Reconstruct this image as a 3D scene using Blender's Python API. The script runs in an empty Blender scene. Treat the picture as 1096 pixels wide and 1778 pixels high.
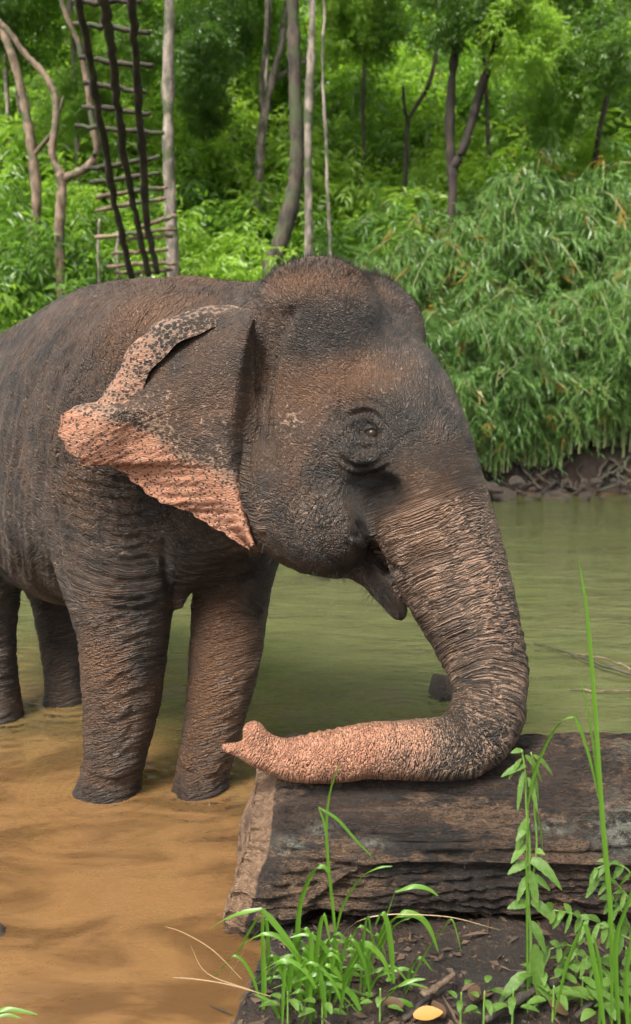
import bpy, bmesh, math, random
import numpy as np
from mathutils import Vector, Matrix
R = math.radians
SC = bpy.context.scene
COL = SC.collection

# ---------------------------------------------------------------- camera
F = 1540.0                     # focal length in photo pixels (photo 1096 x 1778)
PITCH = math.atan2(234.0, F)   # horizon at photo row 655
CAM = np.array((0.0, 0.0, 1.70))   # water surface is z = 0
RIGHT = np.array((1.0, 0, 0))
FWD = np.array((0, math.cos(PITCH), -math.sin(PITCH)))
UP = np.array((0, math.sin(PITCH), math.cos(PITCH)))
cam_data = bpy.data.cameras.new('camera')
cam = bpy.data.objects.new('camera', cam_data)
COL.objects.link(cam)
cam.location = CAM
cam.rotation_euler = (math.pi / 2 - PITCH, 0, 0)
cam_data.sensor_fit = 'VERTICAL'
cam_data.sensor_height = 24.0
cam_data.lens = 24.0 * F / 1778.0
cam_data.clip_end = 500
cam_data.dof.use_dof = True
cam_data.dof.focus_distance = 2.95
cam_data.dof.aperture_fstop = 1.9
SC.camera = cam

# ---------------------------------------------------------------- sky, sun, exposure
SUN_EL, SUN_AZ = R(54), R(212)      # azimuth clockwise from +Y (north); soft overcast light
world = bpy.data.worlds.new('World'); SC.world = world; world.use_nodes = True
wn = world.node_tree.nodes; wl = world.node_tree.links
bg = wn['Background']
sky = wn.new('ShaderNodeTexSky'); sky.sky_type = 'NISHITA'; sky.sun_disc = False
sky.sun_elevation = SUN_EL; sky.sun_rotation = SUN_AZ
sky.air_density = 1.0; sky.dust_density = 6.0; sky.ozone_density = 1.0
hs = wn.new('ShaderNodeHueSaturation'); hs.inputs['Saturation'].default_value = 0.08
wl.new(sky.outputs[0], hs.inputs['Color']); wl.new(hs.outputs[0], bg.inputs['Color'])
bg.inputs['Strength'].default_value = 0.068
sun_data = bpy.data.lights.new('sun', 'SUN'); sun_data.energy = 1.5; sun_data.angle = R(16)
sun_data.color = (1.0, 0.92, 0.80)
sun = bpy.data.objects.new('sun', sun_data); COL.objects.link(sun)
sd = Vector((math.sin(SUN_AZ) * math.cos(SUN_EL), math.cos(SUN_AZ) * math.cos(SUN_EL), math.sin(SUN_EL)))
sun.rotation_euler = sd.to_track_quat('Z', 'Y').to_euler()
SC.view_settings.view_transform = 'Standard'; SC.view_settings.look = 'None'
SC.view_settings.gamma = 1.0; SC.view_settings.exposure = 2.2
SC.view_settings.use_curve_mapping = False
SC.cycles.max_bounces = 6; SC.cycles.transparent_max_bounces = 6
SC.cycles.diffuse_bounces = 3; SC.cycles.glossy_bounces = 2; SC.cycles.transmission_bounces = 4
SC.cycles.use_adaptive_sampling = True; SC.cycles.adaptive_threshold = 0.025
SC.cycles.use_denoising = True

# ---------------------------------------------------------------- helpers
def W(px, py, Y):
    """photo pixel -> world point on the vertical plane at distance Y"""
    d = FWD + RIGHT * ((px - 548.0) / F) + UP * ((889.0 - py) / F)
    return CAM + d * (Y / d[1])
def G(px, py, z=0.0):
    """photo pixel -> world point on the horizontal plane z"""
    d = FWD + RIGHT * ((px - 548.0) / F) + UP * ((889.0 - py) / F)
    return CAM + d * ((z - CAM[2]) / d[2])
def proj(P):
    q = P - CAM
    d = q @ FWD
    return 548.0 + F * (q @ RIGHT) / d, 889.0 - F * (q @ UP) / d, d
def psize(px, p):
    """metres covered by px photo pixels at world point p"""
    return px * float((np.asarray(p) - CAM) @ FWD) / F

_rng = np.random.RandomState(7)
_PERM = np.concatenate([_rng.permutation(256)] * 3)
_GR = _rng.normal(size=(256, 3)); _GR /= np.linalg.norm(_GR, axis=1)[:, None]
def noise3(p):
    """gradient noise, p (n,3) -> (n,) about -0.7..0.7"""
    p = np.asarray(p, float); i = np.floor(p).astype(int); f = p - i
    u = f * f * f * (f * (f * 6 - 15) + 10)
    i &= 255
    r = 0
    for dx in (0, 1):
        wx = u[:, 0] if dx else 1 - u[:, 0]
        for dy in (0, 1):
            wy = u[:, 1] if dy else 1 - u[:, 1]
            for dz in (0, 1):
                wz = u[:, 2] if dz else 1 - u[:, 2]
                h = _PERM[_PERM[_PERM[i[:, 0] + dx] + i[:, 1] + dy] + i[:, 2] + dz]
                g = _GR[h]
                r = r + wx * wy * wz * (g[:, 0] * (f[:, 0] - dx) + g[:, 1] * (f[:, 1] - dy) + g[:, 2] * (f[:, 2] - dz))
    return r
def fbm(p, oct=4, gain=0.5):
    a, s, r = 1.0, 1.0, 0
    for k in range(oct):
        r = r + a * noise3(np.asarray(p) * s + 17.3 * k); a *= gain; s *= 2.03
    return r
def sstep(a, b, x):
    t = np.clip((x - a) / (b - a), 0, 1); return t * t * (3 - 2 * t)

def link(o, parent=None):
    COL.objects.link(o)
    if parent is not None: o.parent = parent
    return o
def mesh_obj(name, verts, faces, mat=None, parent=None, smooth=True):
    me = bpy.data.meshes.new(name)
    me.from_pydata([tuple(v) for v in verts], [], [tuple(f) for f in faces])
    if smooth: me.polygons.foreach_set('use_smooth', [True] * len(me.polygons))
    if mat: me.materials.append(mat)
    me.update()
    return link(bpy.data.objects.new(name, me), parent)
def np_mesh(name, V, Q, mat=None, smooth=True):
    """fast mesh from arrays; Q (m,k) faces of equal size"""
    me = bpy.data.meshes.new(name)
    V = np.asarray(V, np.float32); Q = np.asarray(Q, np.int32); m, k = Q.shape
    me.vertices.add(len(V)); me.vertices.foreach_set('co', V.ravel())
    me.loops.add(m * k); me.loops.foreach_set('vertex_index', Q.ravel())
    me.polygons.add(m); me.polygons.foreach_set('loop_start', np.arange(0, m * k, k, dtype=np.int32))
    try: me.polygons.foreach_set('loop_total', np.full(m, k, np.int32))
    except Exception: pass
    me.update(calc_edges=True); me.validate()
    me.polygons.foreach_set('use_smooth', np.full(len(me.polygons), smooth))
    if mat: me.materials.append(mat)
    return me
def tag(o, label=None, cat=None, group=None, kind=None):
    if label: o['label'] = label
    if cat: o['category'] = cat
    if group: o['group'] = group
    if kind: o['kind'] = kind
    return o
def empty(name, loc=(0, 0, 0)):
    o = bpy.data.objects.new(name, None); o.location = loc; o.empty_display_size = 0.1
    return link(o)
def set_attr(me, name, arr):
    arr = np.asarray(arr, np.float32)
    if arr.ndim == 1:
        a = me.attributes.new(name, 'FLOAT', 'POINT'); a.data.foreach_set('value', arr)
    else:
        a = me.attributes.new(name, 'FLOAT_VECTOR', 'POINT'); a.data.foreach_set('vector', arr.ravel())

class NT:
    """tiny node-tree helper"""
    def __init__(s, name):
        s.m = bpy.data.materials.new(name); s.m.use_nodes = True
        s.t = s.m.node_tree; s.n = s.t.nodes; s.l = s.t.links
        s.b = s.n['Principled BSDF']; s.out = s.n['Material Output']
    def N(s, typ, ins=None, **kw):
        n = s.n.new('ShaderNode' + typ)
        for k, v in kw.items(): setattr(n, k, v)
        for k, v in (ins or {}).items(): s.S(n.inputs[k], v)
        return n
    def S(s, sock, v):
        if hasattr(v, 'is_output') or isinstance(v, bpy.types.NodeSocket): s.l.new(v, sock)
        else:
            if isinstance(v, tuple) and len(v) == 3 and sock.type == 'RGBA': v = v + (1.0,)
            sock.default_value = v
    def attr(s, name): return s.N('Attribute', attribute_name=name)
    def noise(s, vec, scale, detail=4, rough=0.55, dist=0.0):
        return s.N('TexNoise', {'Vector': vec, 'Scale': scale, 'Detail': detail, 'Roughness': rough, 'Distortion': dist}).outputs['Fac']
    def ramp(s, fac, lo, hi, a=0.0, b=1.0):
        n = s.N('MapRange', {'Value': fac, 'From Min': lo, 'From Max': hi, 'To Min': a, 'To Max': b}); n.interpolation_type = 'SMOOTHSTEP'
        return n.outputs[0]
    def math(s, op, a, b=0.0, c=None):
        n = s.N('Math', operation=op); s.S(n.inputs[0], a); s.S(n.inputs[1], b)
        if c is not None: s.S(n.inputs[2], c)
        return n.outputs[0]
    def mix(s, fac, a, b, bt='MIX'):
        n = s.N('Mix', data_type='RGBA', blend_type=bt); s.S(n.inputs['Factor'], fac); s.S(n.inputs[6], a); s.S(n.inputs[7], b)
        return n.outputs[2]
    def vmul(s, v, sc):
        n = s.N('VectorMath', operation='MULTIPLY'); s.S(n.inputs[0], v); s.S(n.inputs[1], sc); return n.outputs[0]
    def vadd(s, v, w):
        n = s.N('VectorMath', operation='ADD'); s.S(n.inputs[0], v); s.S(n.inputs[1], w); return n.outputs[0]
    def bump(s, h, strength, dist, normal=None):
        n = s.N('Bump', {'Height': h, 'Strength': strength, 'Distance': dist})
        if normal is not None: s.l.new(normal, n.inputs['Normal'])
        return n.outputs[0]
# ================================================================ ground, water
def grid_sheet(name, xs, ys, zf, mat):
    X, Y = np.meshgrid(xs, ys); P = np.stack([X.ravel(), Y.ravel()], 1)
    V = np.column_stack([P, zf(P[:, 0], P[:, 1])]); n = len(xs)
    ii = np.arange(len(P)).reshape(len(ys), n)
    Q = np.stack([ii[:-1, :-1], ii[:-1, 1:], ii[1:, 1:], ii[1:, :-1]], -1).reshape(-1, 4)
    return link(bpy.data.objects.new(name, np_mesh(name, V, Q, mat)))
def shore(x):      # near bank: edge of the soil in front of and under the log
    return np.where(x > -0.05, 2.78, 2.78 - 1.15 * sstep(-0.05, -0.45, x) - 1.2 * sstep(-0.4, -1.6, x))
def ground_z(x, y):
    p = np.stack([x, y, 0 * x], 1)
    bed = -0.30 - 0.25 * sstep(4.5, 8.5, y) + 0.05 * fbm(p * 1.3, 3)
    nb = sstep(0.16, -0.30, y - shore(x) + 0.12 * noise3(p * 2.2))
    near = bed * (1 - nb) + nb * (0.055 + 0.05 * np.clip(2.1 - y, 0, 3) + 0.045 * fbm(p * 9, 4) + 0.06 * noise3(p * 2.5))
    fb = sstep(12.4, 13.4, y + 0.35 * noise3(p * 0.7) + 0.15 * noise3(p * 2.3))
    far = bed * (1 - fb) + fb * (0.55 + 0.20 * np.clip(y - 13.4, 0, 3) + 0.43 * np.clip(y - 16.4, 0, 13) + 0.12 * np.clip(y - 29.4, 0, 60) + 0.35 * fbm(p * 0.6, 3) + 0.10 * fbm(p * 3, 3))
    return np.where(y < 8, near, far)
t = NT('ground_soil')
_p = t.N('NewGeometry').outputs['Position']
_yy = t.N('SeparateXYZ', {0: _p}).outputs[1]
n1 = t.noise(_p, 3.5, 6, 0.6); n2 = t.noise(_p, 42.0, 5, 0.65); n3 = t.noise(_p, 0.8, 3)
soil = t.mix(t.ramp(n1, 0.35, 0.7), (0.012, 0.008, 0.005), (0.042, 0.022, 0.012))
soil = t.mix(t.ramp(n2, 0.52, 0.72), soil, (0.070, 0.042, 0.023))
silt = t.mix(t.ramp(n1, 0.4, 0.62), (0.17, 0.085, 0.032), (0.30, 0.155, 0.06))
zz = t.N('SeparateXYZ', {0: _p}).outputs[2]
base = t.mix(t.ramp(t.math('ADD', zz, t.math('MULTIPLY', n1, 0.06)), -0.01, 0.06), silt, soil)
moss = t.mix(n2, (0.03, 0.045, 0.012), (0.06, 0.075, 0.02))
base = t.mix(t.math('MULTIPLY', t.ramp(_yy, 13.0, 14.5), t.ramp(n3, 0.3, 0.6)), base, moss)
t.S(t.b.inputs['Base Color'], base); t.b.inputs['Roughness'].default_value = 0.85
t.l.new(t.bump(t.math('ADD', n1, t.math('MULTIPLY', n2, 0.9)), 1.0, 0.05), t.b.inputs['Normal'])
xs = np.unique(np.concatenate([np.arange(-60, -3, 1.5), np.arange(-3, 3, 0.035), np.arange(3, 61, 1.5)]))
ys = np.unique(np.concatenate([np.arange(-12, 1.0, 0.5), np.arange(1.0, 3.6, 0.03), np.arange(3.6, 11.5, 0.25), np.arange(11.5, 15, 0.10), np.arange(15, 40, 0.8), np.arange(40, 120, 6)]))
tag(grid_sheet('ground', xs, ys, ground_z, t.m), kind='structure')

def water_material():
    t = NT('river_water'); t.n.remove(t.b)
    p = t.N('NewGeometry').outputs['Position']; sx = t.N('SeparateXYZ', {0: p})
    warp = t.N('TexNoise', {'Vector': p, 'Scale': 0.9, 'Detail': 4.0}).outputs['Fac']
    plume = t.noise(t.vmul(p, (1.2, 2.2, 1.0)), 1.6, 5, 0.6, 0.8)
    # stirred-up silt near the bank, clearer green water further out
    d = t.math('ADD', sx.outputs[1], t.math('MULTIPLY', t.math('SUBTRACT', warp, 0.5), 2.2))
    d = t.math('ADD', d, t.math('MULTIPLY', sx.outputs[0], 0.55))
    far = t.ramp(d, 2.7, 4.9)
    siltc = t.mix(t.ramp(plume, 0.38, 0.62), (0.085, 0.046, 0.019), (0.190, 0.104, 0.042))
    murk = t.mix(far, siltc, t.mix(t.ramp(plume, 0.3, 0.7), (0.062, 0.070, 0.028), (0.090, 0.096, 0.040)))
    murk = t.mix(t.ramp(sx.outputs[1], 6.0, 12.0), murk, (0.045, 0.052, 0.020))
    clear = t.math('MULTIPLY', t.ramp(plume, 0.4, 0.7, 0.10, 0.32), t.math('SUBTRACT', 1.0, t.math('MULTIPLY', far, 0.55)))
    # ripples: long low swell, small chop
    pw = t.vmul(p, (1.0, 2.4, 1.0))
    w1 = t.noise(pw, 1.7, 2, 0.5, 0.6); w2 = t.noise(pw, 6.5, 3, 0.55, 0.4); w3 = t.noise(pw, 21.0, 2, 0.5)
    calm = t.math('MULTIPLY', t.ramp(t.noise(p, 0.55, 2), 0.35, 0.65, 0.40, 1.0), t.ramp(sx.outputs[1], 2.0, 6.0, 0.6, 1.0))
    hgt = t.math('ADD', t.math('MULTIPLY', w1, 0.9), t.math('ADD', t.math('MULTIPLY', w2, 0.35), t.math('MULTIPLY', w3, 0.10)))
    rings = None                                     # ripples spreading from the legs
    for lx, ly in ((-0.84, 3.48), (-0.47, 3.50), (-1.55, 4.28), (-1.28, 4.50), (0.44, 4.36)):
        dd = t.N('VectorMath', {0: t.vadd(p, t.vmul(t.N('TexNoise', {'Vector': p, 'Scale': 3.0}).outputs['Color'], (0.12, 0.12, 0.0))), 1: (lx + 0.06, ly + 0.06, 0.0)}, operation='DISTANCE').outputs['Value']
        w = t.math('MULTIPLY', t.math('SINE', t.math('MULTIPLY', dd, 85.0)), t.ramp(dd, 0.12, 0.75, 0.30, 0.0))
        rings = w if rings is None else t.math('ADD', rings, w)
    hgt = t.math('ADD', hgt, t.math('MULTIPLY', rings, 0.26))
    nrm = t.bump(t.math('MULTIPLY', hgt, calm), 1.0, 0.075)
    dif = t.N('BsdfDiffuse', {'Color': murk})
    tra = t.N('BsdfTransparent', {'Color': (0.92, 0.80, 0.55)})
    body = t.N('MixShader', {0: clear}); t.l.new(dif.outputs[0], body.inputs[1]); t.l.new(tra.outputs[0], body.inputs[2])
    glo = t.N('BsdfGlossy', {'Color': (1, 1, 1), 'Roughness': 0.03, 'Normal': nrm})
    fr = t.N('Fresnel', {'IOR': 1.33, 'Normal': nrm})
    mx = t.N('MixShader', {0: fr.outputs[0]}); t.l.new(body.outputs[0], mx.inputs[1]); t.l.new(glo.outputs[0], mx.inputs[2])
    t.l.new(mx.outputs[0], t.out.inputs['Surface'])
    return t.m
wm = mesh_obj('water', [(-60, -12, 0), (60, -12, 0), (60, 16, 0), (-60, 16, 0)], [(0, 1, 2, 3)], water_material())
tag(wm, kind='structure')
# ================================================================ elephant (signed-distance sculpt, meshed by surface nets)
VOX = 0.008
LO = np.array((-2.72, 2.25, -0.44)); HI = np.array((0.95, 5.55, 2.42))
_nx, _ny, _nz = [int(math.ceil((HI[k] - LO[k]) / VOX)) for k in range(3)]
FD = np.full((_nx, _ny, _nz), 1.0, np.float32)
_ax = [LO[k] + VOX * np.arange(n, dtype=np.float32) for k, n in enumerate((_nx, _ny, _nz))]
def _slab(lo, hi):
    a = np.clip(np.floor((np.asarray(lo) - LO) / VOX).astype(int), 0, [_nx, _ny, _nz])
    b = np.clip(np.ceil((np.asarray(hi) - LO) / VOX).astype(int) + 1, 0, [_nx, _ny, _nz])
    return tuple(slice(i, j) for i, j in zip(a, b))
def _grid(s):
    return np.meshgrid(*[_ax[k][s[k]] for k in range(3)], indexing='ij', sparse=True)
def _apply(s, d, k, cut=False):
    f = FD[s]
    if cut:                        # smooth subtraction
        h = np.clip(0.5 - 0.5 * (f + d) / k, 0, 1); FD[s] = f * (1 - h) + (-d) * h + k * h * (1 - h)
    else:
        h = np.clip(0.5 + 0.5 * (d - f) / k, 0, 1); FD[s] = d * (1 - h) + f * h - k * h * (1 - h)
def cone(a, ra, b, rb, k=0.05, cut=False):
    a = np.asarray(a, float); b = np.asarray(b, float); m = 3 * k + 0.02
    s = _slab(np.minimum(a - ra, b - rb) - m, np.maximum(a + ra, b + rb) + m)
    x, y, z = _grid(s); ba = b - a; L = float(ba @ ba) + 1e-9
    t = np.clip(((x - a[0]) * ba[0] + (y - a[1]) * ba[1] + (z - a[2]) * ba[2]) / L, 0, 1)
    d = np.sqrt((x - a[0] - t * ba[0]) ** 2 + (y - a[1] - t * ba[1]) ** 2 + (z - a[2] - t * ba[2]) ** 2) - (ra + (rb - ra) * t)
    _apply(s, d.astype(np.float32), k, cut)
def ell(c, r, rotz=0.0, k=0.06, cut=False, tilt=0.0):
    """ellipsoid, semi-axes r along (heading, lateral, up); heading turned rotz about z, then tilted"""
    c = np.asarray(c, float); m = max(r) + 3 * k
    s = _slab(c - m, c + m); x, y, z = _grid(s)
    ca, sa = math.cos(rotz), math.sin(rotz)
    u = (x - c[0]) * ca + (y - c[1]) * sa; v = -(x - c[0]) * sa + (y - c[1]) * ca; w = z - c[2] + 0 * u
    if tilt:
        ct, st = math.cos(tilt), math.sin(tilt); u, w = u * ct + w * st, -u * st + w * ct
    k0 = np.sqrt((u / r[0]) ** 2 + (v / r[1]) ** 2 + (w / r[2]) ** 2) + 1e-6
    k1 = np.sqrt((u / r[0] ** 2) ** 2 + (v / r[1] ** 2) ** 2 + (w / r[2] ** 2) ** 2) + 1e-6
    _apply(s, (k0 * (k0 - 1) / k1).astype(np.float32), k, cut)
def catmull(P, n):
    P = np.asarray(P, float); Q = np.vstack([2 * P[0] - P[1], P, 2 * P[-1] - P[-2]]); out = []
    for i in range(1, len(Q) - 2):
        for t in np.linspace(0, 1, n, endpoint=False):
            a, b, c, d = Q[i - 1:i + 3]
            out.append(0.5 * ((2 * b) + (c - a) * t + (2 * a - 5 * b + 4 * c - d) * t * t + (3 * b - a - 3 * c + d) * t ** 3))
    out.append(P[-1]); return np.array(out)
def chain(pts, k=0.05, cut=False, n=4):
    """pts: (px, py, Y, radius in px) -> one smooth tapered limb, blended into the sculpt with softness k"""
    pts = catmull(pts, n) if len(pts) > 2 else np.asarray(pts, float)
    w = np.array([W(*p[:3]) for p in pts]); r = np.array([psize(p[3], q) for p, q in zip(pts, w)])
    m = 2 * k + 0.03
    s = _slab((w - r[:, None]).min(0) - m, (w + r[:, None]).max(0) + m)
    D = np.full([x.stop - x.start for x in s], 9.0, np.float32)
    for i in range(len(w) - 1):
        a, b, ra, rb = w[i], w[i + 1], r[i], r[i + 1]
        q = _slab(np.minimum(a - ra, b - rb) - m, np.maximum(a + ra, b + rb) + m)
        x, y, z = _grid(q); ba = b - a; L = float(ba @ ba) + 1e-9
        t = np.clip(((x - a[0]) * ba[0] + (y - a[1]) * ba[1] + (z - a[2]) * ba[2]) / L, 0, 1)
        d = np.sqrt((x - a[0] - t * ba[0]) ** 2 + (y - a[1] - t * ba[1]) ** 2 + (z - a[2] - t * ba[2]) ** 2) - (ra + (rb - ra) * t)
        o = tuple(slice(j.start - i0.start, j.stop - i0.start) for j, i0 in zip(q, s))
        D[o] = np.minimum(D[o], d)
    _apply(s, D, k, cut)
    return w, r
def blob(px, py, Y, r, k=0.06, sc=(1, 1, 1), rotz=0.0, cut=False, tilt=0.0):
    q = W(px, py, Y); m = psize(r, q)
    ell(q, (m * sc[0], m * sc[1], m * sc[2]), rotz, k, cut, tilt)

BH = math.atan2(-0.80, 0.74)          # body heading (towards the viewer's right and closer)
HH = math.atan2(-0.47, 0.88)          # head heading
# torso
ell((-1.10, 4.06, 1.27), (0.98, 0.50, 0.62), BH, 0.05)
ell((-0.90, 3.86, 1.40), (0.62, 0.46, 0.60), BH, 0.10)
ell((-1.62, 4.60, 1.30), (0.52, 0.48, 0.62), BH, 0.12)
chain([(345, 575, 3.62, 84), (262, 570, 3.75, 86), (170, 585, 3.95, 78), (85, 625, 4.2, 74), (0, 675, 4.45, 70), (-130, 720, 4.8, 70)], 0.16)
# near shoulder and foreleg
chain([(270, 640, 3.52, 130), (190, 770, 3.48, 128), (190, 900, 3.46, 112), (204, 1000, 3.45, 98), (214, 1085, 3.45, 83),
       (212, 1190, 3.46, 71), (204, 1285, 3.47, 58), (194, 1340, 3.48, 53), (187, 1385, 3.48, 60), (186, 1415, 3.48, 64), (188, 1500, 3.47, 64)], 0.07)
# far foreleg
chain([(400, 800, 3.75, 110), (408, 930, 3.70, 86), (404, 1010, 3.66, 70), (394, 1110, 3.60, 65), (380, 1210, 3.56, 57),
       (360, 1305, 3.52, 50), (352, 1345, 3.50, 47), (348, 1388, 3.49, 54), (346, 1415, 3.49, 58), (346, 1500, 3.48, 58)], 0.06)
# hind legs
chain([(-60, 860, 4.25, 120), (-40, 980, 4.25, 80), (-14, 1100, 4.25, 42), (-8, 1190, 4.27, 40), (-4, 1250, 4.29, 44), (-4, 1340, 4.28, 46)], 0.07)
chain([(80, 900, 4.66, 100), (100, 1010, 4.6, 58), (108, 1090, 4.55, 44), (112, 1170, 4.53, 36), (114, 1225, 4.52, 38), (114, 1310, 4.51, 40)], 0.06)
# tail
cone((-2.02, 5.02, 1.55), 0.06, (-2.16, 5.14, 1.2), 0.045, 0.05); cone((-2.16, 5.14, 1.2), 0.045, (-2.17, 5.15, 0.6), 0.02, 0.03)
# chest between the forelegs, teat
chain([(300, 880, 3.55, 110), (330, 960, 3.5, 62)], 0.08)
chain([(306, 1000, 3.50, 34), (311, 1046, 3.46, 12)], 0.03)
# neck
chain([(250, 700, 3.74, 175), (360, 690, 3.55, 165), (450, 690, 3.40, 150)], 0.08)
chain([(330, 900, 3.52, 95), (410, 890, 3.35, 78), (470, 880, 3.2, 80)], 0.08)
chain([(330, 560, 3.62, 76), (430, 566, 3.48, 74), (500, 570, 3.35, 80)], 0.05)
# head: two domes, back of the skull
DNEAR = (552, 566, 3.16); DFAR = (629, 588, 3.40)
chain([(*DNEAR, 118), (500, 640, 3.28, 140)], 0.05)
chain([(*DFAR, 109), (600, 680, 3.36, 118)], 0.05)
blob(575, 680, 3.24, 140, 0.06)
# forehead down to the trunk base
chain([(640, 640, 3.24, 100), (690, 710, 3.12, 102), (718, 790, 3.05, 104)], 0.06)
# brow ridge and cheek bone round the eye
chain([(596, 690, 3.03, 36), (650, 690, 2.98, 40), (690, 735, 2.96, 42)], 0.05)
chain([(560, 760, 3.03, 66), (640, 795, 2.98, 60)], 0.06)
# cheek and jaw
blob(512, 850, 3.10, 112, 0.06, (1.0, 1.0, 1.05), HH)
blob(560, 905, 3.08, 96, 0.05, (1.15, 1.15, 1.0), HH)
chain([(480, 740, 3.13, 86), (470, 860, 3.13, 78)], 0.06)
# lower lip
blob(592, 936, 3.12, 68, 0.04, (1.0, 1.0, 1.0))
chain([(612, 955, 3.10, 46), (654, 992, 3.06, 36), (679, 1032, 3.03, 28), (692, 1064, 3.02, 17)], 0.02)
# trunk
TR = [(718, 790, 3.05, 102), (740, 870, 3.01, 107), (776, 970, 2.95, 99), (815, 1070, 2.87, 86), (843, 1150, 2.79, 73.5), (850, 1215, 2.70, 67),
      (832, 1265, 2.635, 65), (790, 1297, 2.595, 58), (720, 1303, 2.57, 53.5), (640, 1305, 2.56, 49), (560, 1315, 2.555, 45), (500, 1317, 2.555, 36.5),
      (466, 1307, 2.555, 29)]
TRW, TRR = chain(TR, 0.03, False, 6)
chain([(468, 1304, 2.555, 27), (450, 1287, 2.55, 22), (441, 1271, 2.545, 19.5)], 0.008)      # knob of the trunk tip
chain([(480, 1313, 2.555, 31), (446, 1308, 2.545, 24), (416, 1302, 2.535, 14), (391, 1298, 2.53, 8.5)], 0.010)       # finger of the trunk tip
chain([(414, 1276, 2.53, 11), (428, 1286, 2.50, 8)], 0.008, True)
# hollows: temple, mouth corner, behind the cheek bone
blob(592, 585, 2.835, 86, 0.12, (1.25, 0.65, 0.85), -0.15, True)
blob(648, 850, 2.86, 36, 0.05, (1.3, 1.1, 0.7), 0.3, True)
chain([(622, 910, 2.95, 9), (642, 945, 2.97, 14), (668, 975, 3.0, 20), (694, 992, 3.03, 22)], 0.015, True)

def surface_nets(Fd):
    s = Fd < 0
    c = np.zeros((_nx - 1, _ny - 1, _nz - 1), np.uint8)
    for dx in (0, 1):
        for dy in (0, 1):
            for dz in (0, 1): c += s[dx:_nx - 1 + dx, dy:_ny - 1 + dy, dz:_nz - 1 + dz]
    act = (c > 0) & (c < 8)
    I = np.argwhere(act); idx = np.full(act.shape, -1, np.int32); idx[act] = np.arange(len(I))
    acc = np.zeros((len(I), 3)); cnt = np.zeros(len(I))
    cor = [(i, j, k) for i in (0, 1) for j in (0, 1) for k in (0, 1)]
    for a in cor:
        for ax in range(3):
            if a[ax]: continue
            b = list(a); b[ax] = 1
            fa = Fd[I[:, 0] + a[0], I[:, 1] + a[1], I[:, 2] + a[2]]; fb = Fd[I[:, 0] + b[0], I[:, 1] + b[1], I[:, 2] + b[2]]
            m = (fa < 0) != (fb < 0); t = np.where(m, fa / np.where(m, fa - fb, 1), 0)
            p = np.tile(np.array(a, float), (len(I), 1)); p[:, ax] += t
            acc += p * m[:, None]; cnt += m
    V = LO + VOX * (I + acc / cnt[:, None])
    Q = []
    for ax in range(3):
        o1, o2 = [k for k in range(3) if k != ax]
        sl = [slice(1, n - 1) for n in (_nx, _ny, _nz)]; sl[ax] = slice(0, (_nx, _ny, _nz)[ax] - 1)
        sb = list(sl); sb[ax] = slice(1, (_nx, _ny, _nz)[ax])
        A = s[tuple(sl)]; B = s[tuple(sb)]
        E = np.argwhere(A != B); fl = A[tuple(E.T)]
        E = E + [x.start for x in sl]
        def ci(d1, d2):
            q = E.copy(); q[:, o1] -= d1; q[:, o2] -= d2; return idx[q[:, 0], q[:, 1], q[:, 2]]
        q = np.stack([ci(1, 1), ci(0, 1), ci(0, 0), ci(1, 0)], 1)
        if ax == 1: fl = ~fl
        q[~fl] = q[~fl][:, ::-1]
        Q.append(q)
    return V, np.vstack(Q)
for _a in range(3):                  # one soft smoothing pass of the field
    G0 = np.moveaxis(FD, _a, 0); G0[1:-1] = 0.25 * G0[:-2] + 0.5 * G0[1:-1] + 0.25 * G0[2:]
FD -= 0.0005
EV, EQ = surface_nets(FD)
del FD
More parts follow.
